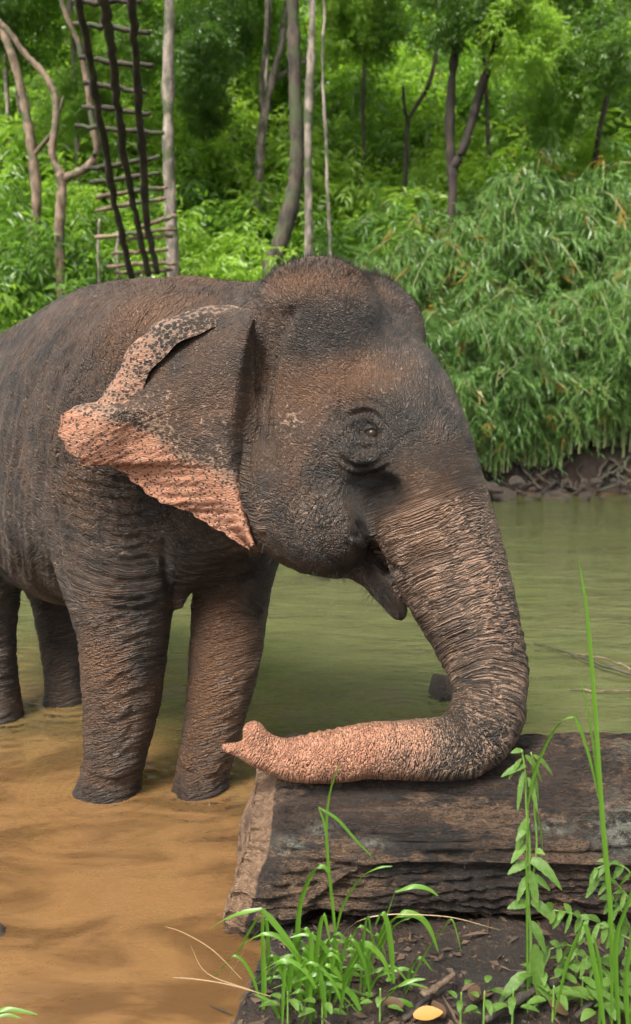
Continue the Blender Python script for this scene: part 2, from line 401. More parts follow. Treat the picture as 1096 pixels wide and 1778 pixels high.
# ---------------------------------------------------------------- elephant skin material
def skin_material():
    t = NT('elephant_skin')
    wr = t.attr('wr').outputs['Vector']            # x: across the creases (m), y: along them (m), z: crease strength
    pink = t.attr('pink').outputs['Fac']; dark = t.attr('dark').outputs['Fac']; mud = t.attr('mud').outputs['Fac']
    sep = t.N('SeparateXYZ', {0: wr}); strength = sep.outputs[2]
    pos = t.N('TexCoord').outputs['Object']
    warp = t.N('TexNoise', {'Vector': pos, 'Scale': 9.0, 'Detail': 3.0}).outputs['Color']
    wsub = t.vadd(warp, (-0.5, -0.5, -0.5))
    flat = t.N('CombineXYZ', {0: sep.outputs[0], 1: sep.outputs[1], 2: 0.0}).outputs[0]
    wf = t.vadd(flat, t.vmul(wsub, (0.035, 0.05, 0.0)))
    def vor(vec, sc, feature, rand=1.0, scale=1.0):
        return t.N('TexVoronoi', {'Vector': t.vmul(vec, sc), 'Scale': scale, 'Randomness': rand}, feature=feature)
    # crease relief: long cells, finer long cells, small hide pebbles
    c1 = t.ramp(vor(wf, (46.0, 11.0, 0.0), 'DISTANCE_TO_EDGE').outputs['Distance'], 0.0, 0.22)
    sw = t.N('SeparateXYZ', {0: wf}); xh = t.math('MULTIPLY', sw.outputs[1], 0.62)
    wx = t.N('CombineXYZ', {0: t.math('ADD', sw.outputs[0], xh), 1: t.math('SUBTRACT', sw.outputs[1], t.math('MULTIPLY', sw.outputs[0], 0.62)), 2: 0.0}).outputs[0]
    c2 = t.ramp(vor(wx, (105.0, 44.0, 0.0), 'DISTANCE_TO_EDGE').outputs['Distance'], 0.0, 0.28)
    c3 = t.ramp(vor(t.vadd(pos, t.vmul(wsub, (0.02, 0.02, 0.02))), (150.0, 150.0, 150.0), 'DISTANCE_TO_EDGE').outputs['Distance'], 0.0, 0.35)
    n1 = t.noise(pos, 60.0, 5, 0.6)
    h = t.math('MULTIPLY', strength, t.math('ADD', t.math('MULTIPLY', c1, 0.7), t.math('MULTIPLY', c2, 0.8)))
    h = t.math('ADD', h, t.math('ADD', t.math('MULTIPLY', c3, 0.34), t.math('MULTIPLY', n1, 0.5)))
    t.l.new(t.bump(h, 1.0, 0.0095), t.b.inputs['Normal'])
    # pigment, mud, painted shade
    big = t.noise(pos, 2.6, 5, 0.6); mid = t.noise(pos, 11.0, 5, 0.65); fine = t.noise(pos, 95.0, 3, 0.7)
    grey = t.mix(t.ramp(mid, 0.3, 0.7), (0.016, 0.0125, 0.0098), (0.048, 0.034, 0.025))
    mudf = t.math('ADD', t.math('MULTIPLY', mud, 0.85), t.math('SUBTRACT', t.math('MULTIPLY', big, 1.5), 0.60))
    mudf = t.ramp(t.math('ADD', mudf, t.math('MULTIPLY', t.math('SUBTRACT', mid, 0.5), 0.7)), 0.0, 0.9)
    col = t.mix(mudf, grey, t.mix(fine, (0.040, 0.020, 0.010), (0.125, 0.060, 0.028)))
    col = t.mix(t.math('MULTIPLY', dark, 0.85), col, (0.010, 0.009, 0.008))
    # pale flecks on raised hide, putting the creases' light and shade into the colour
    ridge_lit = t.math('MULTIPLY', t.ramp(t.math('MULTIPLY', t.math('ADD', c2, c3), t.math('ADD', fine, 0.5)), 1.25, 2.0), t.ramp(mid, 0.38, 0.62, 0.08, 0.85))
    col = t.mix(t.math('MULTIPLY', ridge_lit, t.math('SUBTRACT', 1.0, t.math('MULTIPLY', dark, 0.7))), col, (0.150, 0.104, 0.074))
    # freckles: skin loses its pigment between dark dots, the dots shrink as the mask grows
    vd = vor(t.vadd(pos, t.vmul(wsub, (0.012, 0.012, 0.012))), (74.0, 74.0, 74.0), 'F1')
    fl = vor(wf, (190.0, 150.0, 0.0), 'F1')
    sm = t.ramp(strength, 0.3, 0.6)
    dist = t.math('ADD', t.math('MULTIPLY', vd.outputs['Distance'], t.math('SUBTRACT', 1.0, sm)), t.math('MULTIPLY', fl.outputs['Distance'], sm))
    pm = t.math('ADD', pink, t.math('MULTIPLY', t.math('SUBTRACT', mid, 0.5), 0.5))
    pm = t.math('MULTIPLY', pm, t.ramp(pink, 0.0, 0.12))
    thr = t.ramp(pm, 0.0, 1.1, 0.95, 0.27)
    pf = t.math('MULTIPLY', t.ramp(t.math('SUBTRACT', dist, thr), -0.06, 0.16), t.ramp(pink, 0.0, 0.7, 0.6, 1.0))
    pinkc = t.mix(t.ramp(mid, 0.3, 0.7), (0.32, 0.145, 0.086), (0.42, 0.215, 0.135))
    pale = t.mix(t.ramp(pink, 0.62, 1.1), (0.185, 0.130, 0.092), pinkc)
    pale = t.mix(t.math('MULTIPLY', fine, 0.25), pale, (0.27, 0.10, 0.05))
    col = t.mix(pf, col, pale)
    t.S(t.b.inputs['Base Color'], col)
    t.S(t.b.inputs['Roughness'], t.ramp(mid, 0.25, 0.75, 0.62, 0.36))
    t.b.inputs['Specular IOR Level'].default_value = 0.42
    return t.m
SKIN = skin_material()
# ---------------------------------------------------------------- elephant: subdivide, sculpt creases, colour masks
def relax(V, Q, n, k=0.5):
    e = np.unique(np.sort(np.stack([Q, np.roll(Q, -1, 1)], -1).reshape(-1, 2), 1), axis=0) if False else np.stack([Q, np.roll(Q, -1, 1)], -1).reshape(-1, 2)
    deg = np.bincount(e.ravel(), minlength=len(V))[:, None]
    for _ in range(n):
        A = np.stack([np.bincount(e[:, 0], V[e[:, 1], c], len(V)) + np.bincount(e[:, 1], V[e[:, 0], c], len(V)) for c in range(3)], 1)
        V = V * (1 - k) + k * A / np.maximum(deg, 1)
    return V
EV = relax(EV, EQ, 2)
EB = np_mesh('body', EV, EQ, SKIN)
elephant = empty('elephant', (-1.0, 3.95, 0.0))
EL = elephant.location
tag(elephant, 'grey brown elephant with pink freckled ear resting its trunk on the log', 'elephant')
_n = len(EB.vertices)
BV = np.empty(_n * 3, np.float32); EB.vertices.foreach_get('co', BV); BV = BV.reshape(-1, 3).astype(float)
def vnormals(me):
    a = np.empty(len(me.vertices) * 3, np.float32); me.vertex_normals.foreach_get('vector', a); return a.reshape(-1, 3).astype(float)
BN = vnormals(EB)
vx, vy, vd = proj(BV)
view = (CAM - BV); view /= np.linalg.norm(view, axis=1)[:, None]
front = sstep(0.0, 0.3, (BN * view).sum(1))          # near side of the animal
disp = np.zeros(_n)
def pdist(x, y, pts):
    best = np.full(len(x), 1e9); tt = np.zeros(len(x)); L = 0.0
    P = catmull(pts, 6) if len(pts) > 2 else np.asarray(pts, float)
    tot = np.linalg.norm(np.diff(P, axis=0), axis=1).sum()
    for a, b in zip(P[:-1], P[1:]):
        ba = b - a; l2 = ba @ ba + 1e-9
        t = np.clip(((x - a[0]) * ba[0] + (y - a[1]) * ba[1]) / l2, 0, 1)
        d = np.hypot(x - a[0] - t * ba[0], y - a[1] - t * ba[1])
        m = d < best; best[m] = d[m]; tt[m] = (L + t[m] * math.sqrt(l2)) / tot; L += math.sqrt(l2)
    return best, tt
def fold(pts, w, depth, dmax=9.0, taper=0.15):
    """a crease (depth < 0) or ridge (depth > 0) drawn on the near side, pts in photo pixels"""
    x = np.array([p[0] for p in pts]); y = np.array([p[1] for p in pts]); m = 3 * w
    s = np.nonzero((vx > x.min() - m) & (vx < x.max() + m) & (vy > y.min() - m) & (vy < y.max() + m) & (front > 0) & (vd < dmax))[0]
    if not len(s): return
    d, t = pdist(vx[s], vy[s], pts)
    tp = sstep(0, taper, t) * sstep(0, taper, 1 - t) if taper else 1.0
    disp[s] += depth * np.exp(-(d / w) ** 2) * tp * front[s]
# eye: lids, bag, creases below
fold([(586, 750), (606, 737), (624, 727), (642, 726), (656, 736), (672, 756)], 5, 0.015, 3.5)
fold([(584, 742), (600, 727), (622, 716), (644, 716), (660, 728), (678, 752)], 3.6, -0.008, 3.5)
fold([(598, 716), (622, 706), (648, 708), (670, 728), (690, 754)], 4.5, 0.009, 3.5)
fold([(606, 705), (628, 697), (654, 700), (678, 722)], 3.4, -0.008, 3.5)
fold([(574, 756), (577, 778), (598, 802), (622, 814), (646, 810), (676, 786), (704, 760)], 5, -0.010, 3.5)
fold([(590, 770), (604, 788), (624, 798), (644, 794)], 10, 0.012, 3.5)
fold([(570, 790), (594, 818), (624, 830), (656, 822), (690, 794)], 4.5, -0.009, 3.5)
fold([(560, 776), (566, 744), (580, 722)], 4, -0.006, 3.5)
fold([(690, 770), (712, 752), (730, 744)], 4, -0.007, 3.5)
fold([(696, 786), (720, 772), (742, 768)], 4, -0.006, 3.5)
fold([(612, 765), (632, 769), (652, 766), (668, 757)], 3.6, 0.007, 3.5)
fold([(602, 772), (624, 778), (650, 776)], 3, -0.008, 3.5)
fold([(598, 784), (618, 790), (640, 787)], 2.6, -0.006, 3.5)
fold([(624, 751), (640, 746), (654, 751)], 9, -0.016, 3.5, 0.0)
# mouth corner and cheek wrinkles
fold([(614, 898), (622, 906), (640, 942), (664, 976), (706, 1000)], 6, -0.016, 3.5)
fold([(604, 896), (604, 916), (614, 930), (628, 930)], 5, -0.008, 3.5)
for k in range(7):
    o = k * 11
    fold([(596 - o, 900 + o * 0.2), (590 - o * 0.6, 930 + o * 0.3), (615 - o * 0.4, 952 + o * 0.5), (650 - o * 0.2, 962 + o * 0.45)], 4.0, -0.009, 3.5)
# folds in front of the ear, running down the neck
for k in range(9):
    o = k * 8.0; rr = random.Random(k)
    fold([(446 + o * 1.25, 512 + o * 0.1), (442 + o * 0.85, 570), (440 + o * 0.62, 630), (438 + o * 0.5 + rr.uniform(-3, 3), 700), (436 + o * 0.6, 770 + rr.uniform(-20, 30))], 5.2, -0.022, 3.7)
fold([(428, 640), (430, 740), (422, 830), (420, 900), (436, 960)], 8, -0.02, 3.8)
# shoulder edge against the rib cage, folds over the shoulder blade
fold([(180, 560), (118, 628), (82, 710), (70, 800), (76, 900), (96, 990), (118, 1060)], 9, -0.020, 4.2)
fold([(196, 568), (140, 630), (104, 710), (92, 800), (100, 900)], 14, 0.012, 4.2)
for k in range(7): fold([(210 - k * 14, 520 + k * 5), (170 - k * 13, 545 + k * 9), (128 - k * 12, 600 + k * 14)], 5, -0.006, 4.3)
for k in range(12):
    rr = random.Random(300 + k); x = -5 + k * 9 + rr.uniform(-4, 4)
    fold([(x + 40, 640 + k * 6), (x + 18, 740 + rr.uniform(-20, 20)), (x, 860 + rr.uniform(-20, 20)), (x + 6 + rr.uniform(-6, 6), 980), (x + 20, 1040)], 4.2, -0.009, 4.6)
for k in range(13):
    rr = random.Random(340 + k); y = 820 + k * 19
    fold([(92 + rr.uniform(-6, 10), y - 26), (150, y + rr.uniform(-6, 6)), (215, y + 16 + rr.uniform(-6, 6)), (270 + rr.uniform(-10, 14), y + 10)], 4.2, -0.008, 3.9)
# chest and neck folds under the ear
for k in range(8):
    fold([(300 + k * 4, 930 + k * 12), (350, 935 + k * 11), (400 + k * 3, 915 + k * 13), (450, 905 + k * 12)], 5, -0.009 * (1 if k % 2 else 0.6), 3.9)
fold([(284, 930), (288, 990), (300, 1042)], 7, -0.014, 3.9)
fold([(330, 1030), (380, 1020), (430, 1000), (468, 985)], 7, -0.014, 3.9)
# forelegs: knee folds and foot rings
for k in range(5):
    fold([(128 - k, 1330 + k * 15), (160, 1350 + k * 12), (205, 1356 + k * 11), (250, 1338 + k * 13)], 5.0, -0.016, 3.8, 0.05)
    fold([(294, 1322 + k * 18), (330, 1346 + k * 13), (370, 1352 + k * 12), (404, 1322 + k * 16)], 5.0, -0.016, 3.8, 0.05)
    fold([(388 - k * 12, 1260 + k * 6), (380 - k * 10, 1300 + k * 6), (352 - k * 8, 1344 + k * 4)], 4.5, -0.006, 3.8)
for k in range(14):
    y = 1060 + k * 20; rr = random.Random(50 + k)
    fold([(150 + rr.uniform(-10, 20), y + 24), (205 + rr.uniform(-15, 15), y + rr.uniform(-8, 8)), (262 - k * 2 + rr.uniform(-8, 8), y - 26)], 4.0, -0.0045, 3.9)
    fold([(336 + rr.uniform(-6, 10), y + 30), (380, y + rr.uniform(-6, 8)), (430 - k, y - 20)], 4.0, -0.004, 4.0)
# veins on the far foreleg
fold([(440, 1040), (458, 1066), (446, 1096), (456, 1120), (442, 1160), (436, 1185)], 3.6, 0.008, 4.0)
fold([(170, 1190), (196, 1176), (210, 1160), (240, 1150)], 3.6, 0.006, 3.9)
# trunk: distance along its axis
TP = np.array(TRW); TS = np.concatenate([[0], np.cumsum(np.linalg.norm(np.diff(TP, axis=0), axis=1))])
ts = np.zeros(_n); td = np.full(_n, 9.0); tr = np.full(_n, 0.1)
cand = np.nonzero((vx > 370) & (vy > 640) & (vd < 3.5) & (vx > 380))[0]
for i in range(len(TP) - 1):
    a, b = TP[i], TP[i + 1]; ba = b - a
    q = BV[cand] - a; t = np.clip((q @ ba) / (ba @ ba), 0, 1)
    d = np.linalg.norm(q - t[:, None] * ba, axis=1)
    m = d < td[cand]; c = cand[m]
    td[c] = d[m]; ts[c] = TS[i] + t[m] * (TS[i + 1] - TS[i]); tr[c] = TRR[i] + t[m] * (TRR[i + 1] - TRR[i])
_T = TP[-1] - TP[-2]; _T /= np.linalg.norm(_T)
ext = (BV[cand] - TP[-1]) @ _T; m = (ext > 0) & (vy[cand] > 1200); ts[cand[m]] = TS[-1] + ext[m]
w_tr = sstep(1.45, 1.10, td / tr) * sstep(-0.02, 0.22, ts) * (vd < 3.45)
w_tr[(vy > 1240) & (vd < 2.95)] = 1.0
wob = noise3(BV * 7.0) * 0.020
ring = np.abs(noise3(np.stack([(ts + wob) * 34.0, BV[:, 2] * 3 + BV[:, 1] * 3, BV[:, 0] * 3], 1))) * 2 - 0.5
bendm = np.exp(-((ts - TS[-1] * 0.48) / 0.30) ** 2)
tipf = sstep(TS[-1] * 1.0, TS[-1] * 0.9, ts)
disp += w_tr * (0.0018 * tipf + 0.010 * bendm) * (ring)
scallop = tipf * sstep(640, 560, vx) * w_tr * sstep(1330, 1270, vy)
disp += scallop * 0.0028 * np.sin(ts * 2 * math.pi / 0.031)
# soft irregularity everywhere
patch = np.clip(0.95 + 1.1 * noise3(BV * 2.6 + 5), 0.35, 1.4)
disp += 0.010 * fbm(BV * 3.1, 3) + 0.0035 * fbm(BV * 16.0, 2)
# body fields for the crease direction
hdir = np.array((math.cos(BH), math.sin(BH), 0)); hx = BV @ hdir
hh = np.array((math.cos(HH), math.sin(HH), 0)); hd = BV @ hh
w_head = sstep(405, 470, vx) * (vd < 3.65) * sstep(1090, 1000, vy)
# creases run round the legs; each leg's field meets the flank's at its top
qb = hx + 0.25 * (BV[:, 2] - 0.9); tb = BV[:, 2].copy()
legc = np.array([W(212, 1190, 3.46), W(385, 1190, 3.57), W(-8, 1190, 4.27), W(112, 1170, 4.53)])
ld2 = np.stack([np.hypot(BV[:, 0] - c[0], BV[:, 1] - c[1]) for c in legc], 1); li = ld2.argmin(1)
hxl = (legc @ hdir)[li]; wl = sstep(1.08, 0.74, BV[:, 2]) * sstep(0.52, 0.36, ld2.min(1))
ql = (BV[:, 2] - 0.9) * 1.0 - 0.45 * (hx - hxl) + hxl
qb = qb * (1 - wl) + ql * wl; tb = tb * (1 - wl) + ((hx - hxl) * 0.7 + 0.9) * wl
c1 = W(640, 780, 3.0)
rad = np.linalg.norm(BV - c1, axis=1)
qh = hd * 0.9 + 0.22 * rad; th = BV[:, 2]
_bd = (w_head > 0.3) & (w_head < 0.7); qh = qh - qh[_bd].mean() + qb[_bd].mean()
q = qb * (1 - w_head) + qh * w_head; t_ = tb * (1 - w_head) + th * w_head
_bd = (w_tr > 0.3) & (w_tr < 0.7) & (ts > 0.02); qt = ts * 1.25; qt = qt - qt[_bd].mean() + q[_bd].mean()
ang = np.arctan2(BV[:, 2] - 0.8, BV[:, 1] - 2.9)
q = q * (1 - w_tr) + qt * w_tr; t_ = t_ * (1 - w_tr) + (BV[:, 1] * 0.7 + BV[:, 2] * 0.7) * w_tr
st = np.full(_n, 0.85)
dome = np.exp(-((vx - 570) / 130) ** 2 - ((vy - 540) / 110) ** 2) * w_head
st = st * (1 - 0.42 * w_head * (1 - w_tr)) * (1 - 0.55 * dome) * (1 - 0.45 * np.exp(-((vx - 720) / 70) ** 2 - ((vy - 650) / 80) ** 2))
st = np.where(w_tr > 0.5, np.maximum(st, 0.95), st * patch)
# medium creases as real relief, following the same field
mp = np.stack([q * 26 + 1.3 * noise3(BV * 6), t_ * 5.5, 0 * q + 3.3], 1)
rid = 1 - np.abs(noise3(mp)) * 3.2
disp -= (1 - w_tr) * st * 0.0050 * np.clip(rid, 0, 1) ** 2
mp2 = np.stack([q * 52 + 1.6 * noise3(BV * 9), t_ * 12, 0 * q + 9.1], 1)
disp -= (1 - 0.7 * w_tr) * st * 0.0036 * np.clip(1 - np.abs(noise3(mp2)) * 3.2, 0, 1) ** 2
BV += BN * disp[:, None]
# colour masks (centres on the hide)
def gm(px, py, rx, ry, rot=0.0):
    c, s = math.cos(rot), math.sin(rot); dx, dy = vx - px, vy - py
    return np.exp(-((dx * c + dy * s) / rx) ** 2 - ((-dx * s + dy * c) / ry) ** 2)
near = (vd < 3.7)
pink = np.clip(0.20 + 0.35 * noise3(BV * 4.0), 0.0, 0.5)
pink = np.maximum(pink, w_tr * sstep(TS[-1] * 0.40, TS[-1] * 0.92, ts + 0.14 * noise3(BV * 8)) * 1.15)
pink = np.maximum(pink, w_tr * (0.60 + 0.30 * noise3(BV * 5)) * sstep(0.0, 0.3, ts))
pink = np.maximum(pink, w_tr * 0.62 * np.exp(-((pdist(vx, vy, [(800, 770), (850, 860), (874, 950), (886, 1020)])[0]) / 26) ** 2))
for a in ((505, 735, 40, 55, 0.3, 0.60), (545, 905, 80, 65, 0.4, 0.50), (462, 900, 42, 95, 0, 0.48), (690, 945, 45, 70, -0.5, 0.62),
          (590, 660, 55, 34, -0.4, 0.22), (735, 850, 60, 80, 0, 0.60), (125, 1060, 28, 60, 0.2, 0.45), (30, 1050, 50, 30, 0.3, 0.60),
          (420, 585, 12, 30, 0, 0.6), (400, 1180, 40, 120, 0, 0.12), (250, 620, 90, 60, 0, 0.22), (440, 960, 22, 24, 0, 0.7), (700, 640, 60, 60, 0, 0.26), (280, 500, 120, 26, 0, 0.24)):
    pink = np.maximum(pink, near * a[5] * gm(*a[:5]))
dark = np.zeros(_n)  # dark hide round eye and temple, plus shade painted into the hollows
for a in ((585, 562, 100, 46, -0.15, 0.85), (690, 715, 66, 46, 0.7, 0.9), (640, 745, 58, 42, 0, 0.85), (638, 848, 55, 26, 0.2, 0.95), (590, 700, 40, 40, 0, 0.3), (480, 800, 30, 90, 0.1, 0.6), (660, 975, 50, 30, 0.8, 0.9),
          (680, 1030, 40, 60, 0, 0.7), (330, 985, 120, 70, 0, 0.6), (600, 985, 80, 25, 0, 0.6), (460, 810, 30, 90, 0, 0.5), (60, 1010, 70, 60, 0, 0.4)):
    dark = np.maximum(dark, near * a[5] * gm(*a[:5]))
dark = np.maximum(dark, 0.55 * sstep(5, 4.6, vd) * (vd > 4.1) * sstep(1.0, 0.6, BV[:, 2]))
wet = sstep(0.10, 0.02, BV[:, 2] + 0.05 * noise3(BV * 14))
dark = np.maximum(dark, 0.75 * wet)
mud = np.zeros(_n)
for a in ((560, 490, 90, 45, 0, 0.8), (590, 660, 100, 50, -0.3, 0.95), (150, 850, 80, 150, 0, 0.4), (500, 800, 60, 60, 0, 0.4), (200, 1150, 70, 160, 0, 0.55), (380, 1150, 70, 190, 0, 0.85), (250, 560, 130, 70, -0.4, 0.5),
          (745, 880, 70, 120, 0, 0.6), (618, 790, 34, 12, 0, 0.4), (350, 480, 120, 20, 0, 0.5)):
    mud = np.maximum(mud, (vd < 4.2) * a[5] * gm(*a[:5]))
mud = np.maximum(mud, 0.35 * sstep(0.5, 0.0, BV[:, 2]))
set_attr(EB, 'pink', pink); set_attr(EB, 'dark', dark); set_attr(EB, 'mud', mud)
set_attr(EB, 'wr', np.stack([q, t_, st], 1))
_o = np.array(EL)
EB.vertices.foreach_set('co', (BV - _o).astype(np.float32).ravel()); EB.update()
EB.polygons.foreach_set('use_smooth', np.full(len(EB.polygons), True))
if not EB.materials: EB.materials.append(SKIN)
EL_BODY = link(bpy.data.objects.new('body', EB), elephant)
def skin_point(px, py):
    """nearest point of the near hide under a photo pixel"""
    s = np.nonzero((np.abs(vx - px) < 5) & (np.abs(vy - py) < 5))[0]
    i = s[np.argmin(vd[s])] if len(s) else int(np.argmin((vx - px) ** 2 + (vy - py) ** 2))
    return BV[i], BN[i]

# ---------------------------------------------------------------- ear
EIN = [(440, 556), (440, 590), (442, 640), (442, 690), (440, 740), (436, 800), (432, 860), (434, 905), (440, 946)]
EOUT = [(428, 540), (392, 531), (335, 540), (278, 562), (236, 597), (212, 636), (196, 668), (172, 696), (136, 706), (110, 722), (103, 744), (118, 776), (146, 806),
        (192, 808), (232, 832), (272, 866), (330, 888), (378, 918), (434, 952)]
def resample(P, n):
    P = catmull(P, 12); L = np.concatenate([[0], np.cumsum(np.linalg.norm(np.diff(P, axis=0), axis=1))]); u = np.linspace(0, L[-1], n)
    return np.stack([np.interp(u, L, P[:, 0]), np.interp(u, L, P[:, 1])], 1)
NVv, NU, NLIP = 260, 120, 22
ein = resample(EIN, NVv); eo = resample(EOUT, NVv)
VV = np.linspace(0, 1, NVv)
rim = sstep(0.0, 0.05, VV) * sstep(0.47, 0.40, VV)        # upper rim rolls forward
tipm = np.exp(-((VV - 0.53) / 0.10) ** 2)
verts = []; attrs = []
for j in range(NVv):
    v = VV[j]; a = ein[j]; b = eo[j].copy()
    sc = 3.2 * math.sin(v * 160) * (1 - rim[j]) + 2.2 * math.sin(v * 71 + 1.0)
    dr = b - a; dr = dr / (np.linalg.norm(dr) + 1e-6); b = b + dr * sc * sstep(0.02, 0.08, v) * sstep(0.99, 0.93, v)
    for i in range(NU):
        u = i / (NU - 1); p = a + (b - a) * u
        # distance: close to the neck at the root, hanging free over the shoulder
        Y = 3.035 - 0.03 * (1 - sstep(0.10, 0.34, v)) - (0.075 - 0.03 * (1 - sstep(0.10, 0.34, v))) * sstep(0, 0.16, u) + 0.11 * sstep(0.1, 1.0, u)
        Y += 0.03 * math.sin(v * 9.0 + u * 2.0) * u + 0.022 * math.sin(u * 7 - v * 15) * u
        Y += -0.045 * tipm[j] * u ** 3 + 0.03 * math.exp(-((p[0] - 235) / 38) ** 2 - ((p[1] - 768) / 40) ** 2)
        Y += 0.045 * rim[j] * u ** 6                       # sheet bends back just below the rim
        Y -= 0.020 * math.exp(-((p[0] - 330) / 60) ** 2 - ((p[1] - 680) / 90) ** 2)
        verts.append(W(p[0], p[1], Y)); attrs.append((p[0], p[1], u, v, 0))
    Yb = Y
    for i in range(1, NLIP + 1):                           # rolled lip
        t = i / NLIP; ang = t * 2.9
        rpx = (13 + 5 * math.sin(v * 5)) * rim[j] + 0.6
        px = b[0] - dr[0] * (-math.sin(ang) * rpx * 0.55 + (1 - math.cos(ang)) * rpx * 1.05)
        py = b[1] - dr[1] * (-math.sin(ang) * rpx * 0.55) + (1 - math.cos(ang)) * rpx * 1.05 * (1.0 if rim[j] > 0 else 0.2)
        Y = Yb - (0.062 * rim[j] * math.sin(min(ang, 2.2) * 0.72) + 0.002 * t)
        verts.append(W(px, py, Y)); attrs.append((px, py, 1.0 + t * 0.1, v, t * rim[j]))
NW = NU + NLIP
EVv = np.array(verts); EA = np.array(attrs)
idx = np.arange(NVv * NW).reshape(NVv, NW)
EQd = np.stack([idx[:-1, :-1], idx[:-1, 1:], idx[1:, 1:], idx[1:, :-1]], -1).reshape(-1, 4)
em = np_mesh('ear', EVv - _o, EQd, SKIN); en = vnormals(em)
sgn = np.sign(np.median((en * (CAM - EVv)).sum(1))); en *= sgn
rel = 0.004 * fbm(np.stack([EA[:, 0] * 0.02, EA[:, 1] * 0.02, EA[:, 3]], 1), 3)
stri = np.abs(noise3(np.stack([EA[:, 1] * 0.11 + EA[:, 0] * 0.05, EA[:, 0] * 0.012, EA[:, 2]], 1)))
rel += -0.003 * np.clip(1 - stri * 4, 0, 1) * sstep(0.2, 0.5, EA[:, 2])
ev2 = EVv + en * rel[:, None]
th = 0.016 - 0.010 * np.clip(EA[:, 2], 0, 1)               # thin towards the edge
V2 = np.vstack([ev2 + en * th[:, None] * 0.5, ev2 - en * th[:, None] * 0.5])
off = len(ev2)
bd = np.concatenate([idx[0, :], idx[1:, -1], idx[-1, -2::-1], idx[-2:0:-1, 0]])
side = np.stack([bd, np.roll(bd, -1), np.roll(bd, -1) + off, bd + off], 1)
QQ = np.vstack([EQd if sgn > 0 else EQd[:, ::-1], (EQd[:, ::-1] if sgn > 0 else EQd) + off, side])
bpy.data.meshes.remove(em)
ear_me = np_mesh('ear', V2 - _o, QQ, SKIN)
ex, ey = EA[:, 0], EA[:, 1]
lower = 1.15 * sstep(150, 45, pdist(ex, ey, EOUT[9:])[0]) * sstep(0.47, 0.55, EA[:, 3] + 0.06 * EA[:, 2])
lower = np.maximum(lower, 1.2 * np.exp(-((ex - 150) / 70) ** 2 - ((ey - 760) / 75) ** 2))
lower = np.maximum(lower, 0.62 * np.exp(-((ex - 260) / 90) ** 2 - ((ey - 740) / 80) ** 2))
lower = np.maximum(lower, 0.40 * sstep(0.55, 0.35, np.hypot((ex - 350) / 260, (ey - 800) / 260)))
lipp = EA[:, 4]
lower = np.maximum(lower, (0.60 + 0.22 * sstep(330, 205, ex)) * np.maximum(sstep(0.0, 0.25, lipp), sstep(0.93, 0.97, EA[:, 2]) * sstep(0.47, 0.42, EA[:, 3])) * sstep(436, 412, ex))
lower *= 1.05
lower += 0.18 * noise3(np.stack([ex * 0.03, ey * 0.03, 0 * ex], 1))
lower *= sstep(0.0, 0.06, EA[:, 2])
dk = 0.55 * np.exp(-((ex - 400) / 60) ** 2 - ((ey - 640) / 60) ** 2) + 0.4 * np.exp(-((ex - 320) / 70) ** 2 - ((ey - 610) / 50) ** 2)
md_ = 0.55 * np.exp(-((ex - 350) / 90) ** 2 - ((ey - 690) / 100) ** 2)
two = lambda a: np.concatenate([a, a])
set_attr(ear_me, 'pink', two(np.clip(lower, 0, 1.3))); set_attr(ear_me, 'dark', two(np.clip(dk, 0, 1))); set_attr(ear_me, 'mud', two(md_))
set_attr(ear_me, 'wr', np.stack([two((ey - 0.4 * ex) * 0.0021), two(ex * 0.0021), two(0.22 + 0 * ex)], 1))
tag(link(bpy.data.objects.new('ear', ear_me), elephant), 'pink freckled ear with rolled upper rim')

# far ear, seen only from the side: a simple sheet on the other cheek
def far_ear():
    root = W(640, 700, 3.62); vs = []; n = 24
    out = np.array((-0.25, 0.75, 0.0)); out /= np.linalg.norm(out)
    for j in range(n):
        v = j / (n - 1)
        for i in range(n):
            u = i / (n - 1); wdt = 0.62 * math.sin(math.pi * (0.12 + 0.80 * v)) ** 0.7 * u
            vs.append(root - hh * (0.22 + wdt) + np.array((0, 1, 0)) * (0.05 + 0.10 * math.sin(u * 3)) + np.array((0, 0, 0.30 - 0.80 * v - 0.1 * u)))
    vs = np.array(vs); ii = np.arange(n * n).reshape(n, n)
    f = np.stack([ii[:-1, :-1], ii[:-1, 1:], ii[1:, 1:], ii[1:, :-1]], -1).reshape(-1, 4)
    off = np.array((0, 0.012, 0)); m = np_mesh('ear', np.vstack([vs, vs + off]) - _o, np.vstack([f, f[:, ::-1] + n * n]), SKIN)
    z = np.zeros(2 * n * n); set_attr(m, 'pink', z + 0.3); set_attr(m, 'dark', z); set_attr(m, 'mud', z); set_attr(m, 'wr', np.stack([np.tile(vs[:, 2], 2), np.tile(vs[:, 0], 2), z + .3], 1))
    link(bpy.data.objects.new('ear', m), elephant)
far_ear()

# ---------------------------------------------------------------- eye
def tube(path, rad, n=8):
    path = np.asarray(path, float); V = []; Fc = []
    for i, p in enumerate(path):
        tng = path[min(i + 1, len(path) - 1)] - path[max(i - 1, 0)]; tng /= np.linalg.norm(tng) + 1e-9
        ref = np.array((0, 0, 1.0)) if abs(tng[2]) < 0.9 else np.array((1.0, 0, 0))
        a = np.cross(tng, ref); a /= np.linalg.norm(a); b = np.cross(tng, a)
        r = rad[i] if hasattr(rad, '__len__') else rad
        for k in range(n):
            an = 2 * math.pi * k / n; V.append(p + r * (a * math.cos(an) + b * math.sin(an)))
    for i in range(len(path) - 1):
        for k in range(n):
            Fc.append((i * n + k, i * n + (k + 1) % n, (i + 1) * n + (k + 1) % n, (i + 1) * n + k))
    V.append(path[0]); V.append(path[-1]); a, b = len(V) - 2, len(V) - 1
    for k in range(n):
        Fc.append((a, (k + 1) % n, k)); o = (len(path) - 1) * n; Fc.append((b, o + k, o + (k + 1) % n))
    return V, Fc
ep, enm = skin_point(638, 746)
